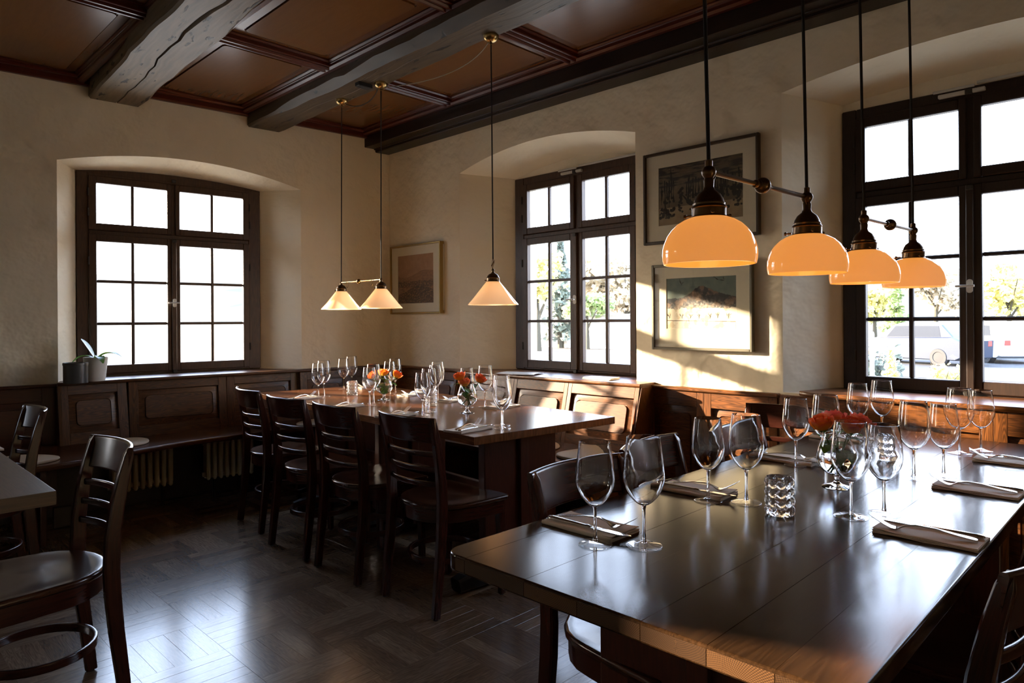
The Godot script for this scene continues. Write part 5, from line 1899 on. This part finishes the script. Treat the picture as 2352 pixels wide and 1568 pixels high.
func car(label: String, x: float, z: float, turn: float, paint: Material) -> void:
	var o := thing("car", label, "car", at(x, GY, z, turn))
	var side := [Vector2(-2.05, 0.30), Vector2(-1.9, 0.22), Vector2(1.95, 0.22), Vector2(2.1, 0.35), Vector2(2.08, 0.62), Vector2(1.9, 0.78), Vector2(1.05, 0.92), Vector2(-1.75, 0.98), Vector2(-2.08, 0.85)]
	var roof := [Vector2(-1.72, 0.95), Vector2(1.08, 0.90), Vector2(0.35, 1.38), Vector2(0.05, 1.46), Vector2(-0.9, 1.47), Vector2(-1.35, 1.38)]
	for q in [[side, 0.86, paint, "body"], [roof, 0.72, paint, "cabin"]]:
		var b := MB.new()
		var ra := []
		var rb := []
		var rc := []
		var rd := []
		var c := Vector2.ZERO
		for v in q[0]: c += v / q[0].size()
		for v in q[0]:
			var s: Vector2 = c + (v - c) * Vector2(0.97, 0.93)
			ra.append(Vector3(s.x, s.y, -q[1]))
			rb.append(Vector3(v.x, v.y, -q[1] + 0.06))
			rc.append(Vector3(v.x, v.y, q[1] - 0.06))
			rd.append(Vector3(s.x, s.y, q[1]))
		b.bridge(ra, rb); b.bridge(rb, rc); b.bridge(rc, rd)
		b.fan(rd)
		ra.reverse()
		b.fan(ra)
		part(q[3], b.commit(0, 35.0), q[2], o)
	for s in [-1.0, 1.0]:
		for q in [[-1.30, -0.38], [-0.32, 0.62]]:
			var b := MB.new()
			var y1 := 1.34
			b.quad(Vector3(q[0], 0.98, 0.725 * s), Vector3(q[1], 0.96, 0.725 * s), Vector3(minf(q[1], 0.28), y1, 0.725 * s), Vector3(q[0] + 0.06, y1, 0.725 * s))
			part("window_pane", b.commit(), M.cardark, o)
		for u in [-1.3, 1.32]:
			var b := MB.new()
			b.lathe([[0.0, -0.1], [0.27, -0.1], [0.31, -0.06], [0.31, 0.06], [0.27, 0.1], [0.18, 0.1], [0.17, 0.085], [0.0, 0.09]], 24)
			part("wheel", b.commit(1, 35.0), M.tyre, o, Transform3D(Basis(Vector3.RIGHT, PI / 2 * s), Vector3(u, 0.31, 0.78 * s)))
	for s in [-1.0, 1.0]:
		part("tail_lamp", bx(Vector3(-2.05, 0.75, 0.62 * s), Vector3(0.06, 0.2, 0.22), 0.02), M.tail, o)


func outside() -> void:
	M.grass = mat(lin(0.030, 0.050, 0.013), 0.9)
	M.gravel = mat(lin(0.034, 0.035, 0.038), 0.95)
	M.yard = mat(lin(0.42, 0.39, 0.33), 0.95)
	M.field = mat(lin(0.060, 0.052, 0.044), 0.95)
	M.hill = mat(lin(0.07, 0.065, 0.045), 0.95)
	M.green = mat(lin(0.30, 0.38, 0.12), 0.7)
	M.yellow = mat(lin(0.60, 0.55, 0.18), 0.7)
	M.dark = mat(lin(0.14, 0.17, 0.13), 0.7)
	M.brownleaf = mat(lin(0.50, 0.42, 0.28), 0.8)
	for k in ["green", "yellow", "dark", "brownleaf"]:
		M[k].backlight_enabled = true
		M[k].backlight = Color(0.4, 0.4, 0.4)
	M.tyre = mat(lin(0.015, 0.015, 0.016), 0.7)
	M.cardark = mat(lin(0.03, 0.035, 0.045), 0.1)
	M.tail = mat(lin(0.5, 0.03, 0.02), 0.3)
	M.blue = mat(lin(0.02, 0.028, 0.05), 0.25)
	M.carwhite = mat(lin(0.55, 0.57, 0.60), 0.25)
	var b := MB.new()
	b.box(Vector3(10, GY - 0.5, -40), Vector3(420, 1.0, 420))
	single("ground", "pale field and yard around the inn", "ground", b.commit(0, 10.0), M.field, Transform3D.IDENTITY, "", "structure")
	b = MB.new()
	b.box(Vector3(12.5, GY + 0.01, -9.5), Vector3(14, 0.06, 12), 0.02)
	var yb := MB.new()
	yb.box(Vector3(-6, GY + 0.005, -8.6), Vector3(26, 0.05, 15.5), 0.02)
	single("yard", "pale gravel yard close to the left wall, below the window sills", "yard", yb.commit(0, 10.0), M.yard, Transform3D.IDENTITY, "", "structure")
	yb = MB.new()
	yb.box(Vector3(4.0, GY + 0.005, 3.5), Vector3(6.0, 0.05, 13.0), 0.02)
	single("path", "pale gravel path close to the right wall, below the window sills", "path", yb.commit(0, 10.0), M.yard, Transform3D.IDENTITY, "", "structure")
	single("lawn", "green lawn outside the middle window", "lawn", b.commit(0, 10.0), M.grass, Transform3D.IDENTITY, "", "structure")
	b = MB.new()
	b.box(Vector3(24, GY + 0.005, 2), Vector3(14, 0.05, 26), 0.02)
	single("driveway", "pale gravel driveway with parked cars beyond the dark window", "driveway", b.commit(0, 10.0), M.gravel, Transform3D.IDENTITY, "", "structure")
	b = MB.new()
	b.box(Vector3(27.5, 0.55, -22.5), Vector3(0.4, 1.9, 26), 0.03)
	b.box(Vector3(27.5, 1.54, -22.5), Vector3(0.55, 0.1, 26), 0.03)
	single("garden_wall", "long white rendered garden wall beyond the lawn", "wall", b.commit(0, 10.0), M.render, at(0, 0, 0, 0.0), "", "structure")
	# hills: a slope to the right, a low ridge beyond the left window
	var ns := FastNoiseLite.new()
	ns.seed = 3
	ns.frequency = 0.03
	for q in [[0, "wooded slope rising beyond the garden wall and driveway"], [1, "low hazy ridge on the horizon beyond the left window"]]:
		b = MB.new()
		var pts := []
		for i in 33:
			var row := []
			for j in 9:
				var a: float = lerpf(-1.35, 0.5, i / 32.0) if q[0] == 0 else lerpf(-2.9, -1.2, i / 32.0)
				var t := j / 8.0
				var d: float = lerpf(42.0, 95.0, t) if q[0] == 0 else lerpf(95.0, 150.0, t)
				var hh: float = (8.2 * smoothstep(0.0, 1.0, t) * (1.0 + 0.35 * ns.get_noise_2d(i * 6.0, 3.0)) if q[0] == 0 else 3.0 * sin(t * PI * 0.5) * (1.0 + 0.6 * ns.get_noise_2d(i * 9.0, 30.0)))
				row.append(Vector3(-3.5 + cos(a) * d, GY - 0.2 + hh, 5.0 + sin(a) * d))
			pts.append(row)
		for i in 32:
			for j in 8: b.oq(pts[i][j], pts[i + 1][j], pts[i + 1][j + 1], pts[i][j + 1], (pts[i][j] + pts[i + 1][j + 1]) / 2 - Vector3(0, 50, 0))
		single("hill", q[1], "hill", b.commit(0, 60.0), M.hill if q[0] == 0 else M.field, Transform3D.IDENTITY, "", "structure")
	var place := func(px: float, d: float) -> Vector2:
		var u := (px - 1176.0) / 1568.0
		return Vector2(-3.53 + d * (0.713 + u * 0.701), 4.97 + d * (-0.701 + u * 0.713))
	for q in [
		["dark conifer standing left of the slope in the middle window", 1288.0, 40.0, 6.2, 1.6, true, "dark"],
		["yellow-green shrubby tree at the edge of the middle window's view", 1236.0, 36.0, 5.6, 1.7, false, "yellow"],
		["bare brown tree on the slope in the middle window", 1385.0, 46.0, 6.6, 2.6, false, "brownleaf"],
		["second bare brown tree at the outer edge of the middle window", 1440.0, 44.0, 6.2, 2.4, false, "brownleaf"],
		["small green tree behind the garden wall in the middle window", 1350.0, 38.0, 3.8, 1.3, false, "green"],
		["slim green conifer beyond the parked dark car", 2058.0, 36.0, 4.0, 1.1, true, "green"],
		["yellow-green leafy tree beyond the parked dark car", 2010.0, 38.0, 4.2, 1.5, false, "yellow"],
		["brown bare tree on the slope above the dark car", 2150.0, 44.0, 5.4, 2.2, false, "brownleaf"],
		["tall yellow-leaved tree beyond the white car", 2318.0, 31.0, 4.6, 1.4, false, "yellow"]]:
		var v: Vector2 = place.call(q[1], q[2])
		tree(q[0], v.x, v.y, q[3], q[4], q[5], M[q[6]], int(q[1]) % 97)
	for q in [
		["low golden green shrub at the bottom of the dark window", 2166.0, 12.0, 0.95, 0.42, false, "yellow"],
		["upright golden shrub at the lower corner of the dark window", 2046.0, 13.0, 1.0, 0.32, true, "yellow"],
		["dark leafy shrub behind the upright golden one", 2010.0, 15.5, 1.15, 0.7, false, "dark"]]:
		var v: Vector2 = place.call(q[1], q[2])
		tree(q[0], v.x, v.y, q[3], q[4], q[5], M[q[6]], int(q[1]) % 91, "shrub", 420)
	var v: Vector2 = place.call(2106.0, 24.0)
	car("dark blue parked car seen through the dark window", v.x, v.y, PI / 2 - 0.35, M.blue)
	v = place.call(2276.0, 25.0)
	car("white parked car with red tail lamps seen through the dark window", v.x, v.y, PI / 2 - 0.9, M.carwhite)
	v = place.call(2003.0, 14.0)
	b = MB.new()
	b.lathe([[0.0, 0.0], [0.045, 0.0], [0.045, 1.28], [0.03, 1.32], [0.0, 1.33]], 14)
	single("post", "white post at the lower edge of the dark window", "post", b.commit(1, 40.0), M.carwhite, at(v.x, GY, v.y))
	# a tree in the garden beyond the left wall, whose twigs dapple the low sun
	tree("garden tree beyond the left wall, outside the view, dappling the sunlight", -6.7, -11.8, 5.2, 2.3, false, M.brownleaf, 31, "tree", 110, 0.04)
	tree("clipped ball tree beyond the left wall, outside the view, shading a window leaf", -6.85, -12.2, 5.55, 0.62, false, M.green, 55, "tree", 420, 0.16)
	hedge("tall clipped hedge outside the unseen left window", -7.3, -5.6)


func _ready() -> void:
	rng.seed = 7
	# camera: level, 24 mm, the lens shifted down a little, rolled a third of a degree
	var cam := Camera3D.new()
	cam.name = "camera"
	var th := deg_to_rad(45.5)
	var fw := Vector3(sin(th), 0, -cos(th))
	var rt := Vector3(cos(th), 0, sin(th))
	var roll := 0.0061
	cam.transform = Transform3D(Basis(rt * cos(roll) - Vector3.UP * sin(roll), Vector3.UP * cos(roll) + rt * sin(roll), -fw), Vector3(-3.530, 1.24, 4.969))
	cam.projection = Camera3D.PROJECTION_FRUSTUM
	cam.near = 0.05
	cam.far = 600.0
	cam.size = 0.05 * 1568.0 / 1568.0
	cam.frustum_offset = Vector2(0, -0.05 * 47.0 / 1568.0)
	add_child(cam)
	cam.current = true
	var we := WorldEnvironment.new()
	we.name = "world_environment"
	var env := Environment.new()
	var sky := Sky.new()
	var sm := ProceduralSkyMaterial.new()
	sm.sky_top_color = lin(0.48, 0.66, 1.0)
	sm.sky_horizon_color = lin(0.90, 0.94, 1.0)
	sm.sky_curve = 0.25
	sm.sun_angle_max = 55.0
	sm.sun_curve = 0.15
	sm.ground_horizon_color = lin(0.7, 0.68, 0.64)
	sm.ground_bottom_color = lin(0.3, 0.29, 0.27)
	sky.sky_material = sm
	env.background_mode = Environment.BG_SKY
	env.sky = sky
	env.background_energy_multiplier = 8.0
	env.tonemap_mode = Environment.TONE_MAPPER_LINEAR
	env.tonemap_exposure = 1.75
	env.sdfgi_enabled = true
	env.ssao_enabled = true
	env.ssil_enabled = true
	we.environment = env
	add_child(we)
	var sun := DirectionalLight3D.new()
	sun.name = "sun"
	sun.light_color = Color(1.0, 0.91, 0.78)
	sun.light_energy = 8.0
	sun.light_angular_distance = 0.6
	sun.shadow_enabled = true
	sun.sky_mode = DirectionalLight3D.SKY_MODE_LIGHT_AND_SKY
	sun.basis = Basis.looking_at(Vector3(0.374, -0.230, 0.898))
	add_child(sun)
	materials()
	room()
	tables()
	chairs()
	pendants()
	pictures()
	settings()
	sill_things()
	outside()
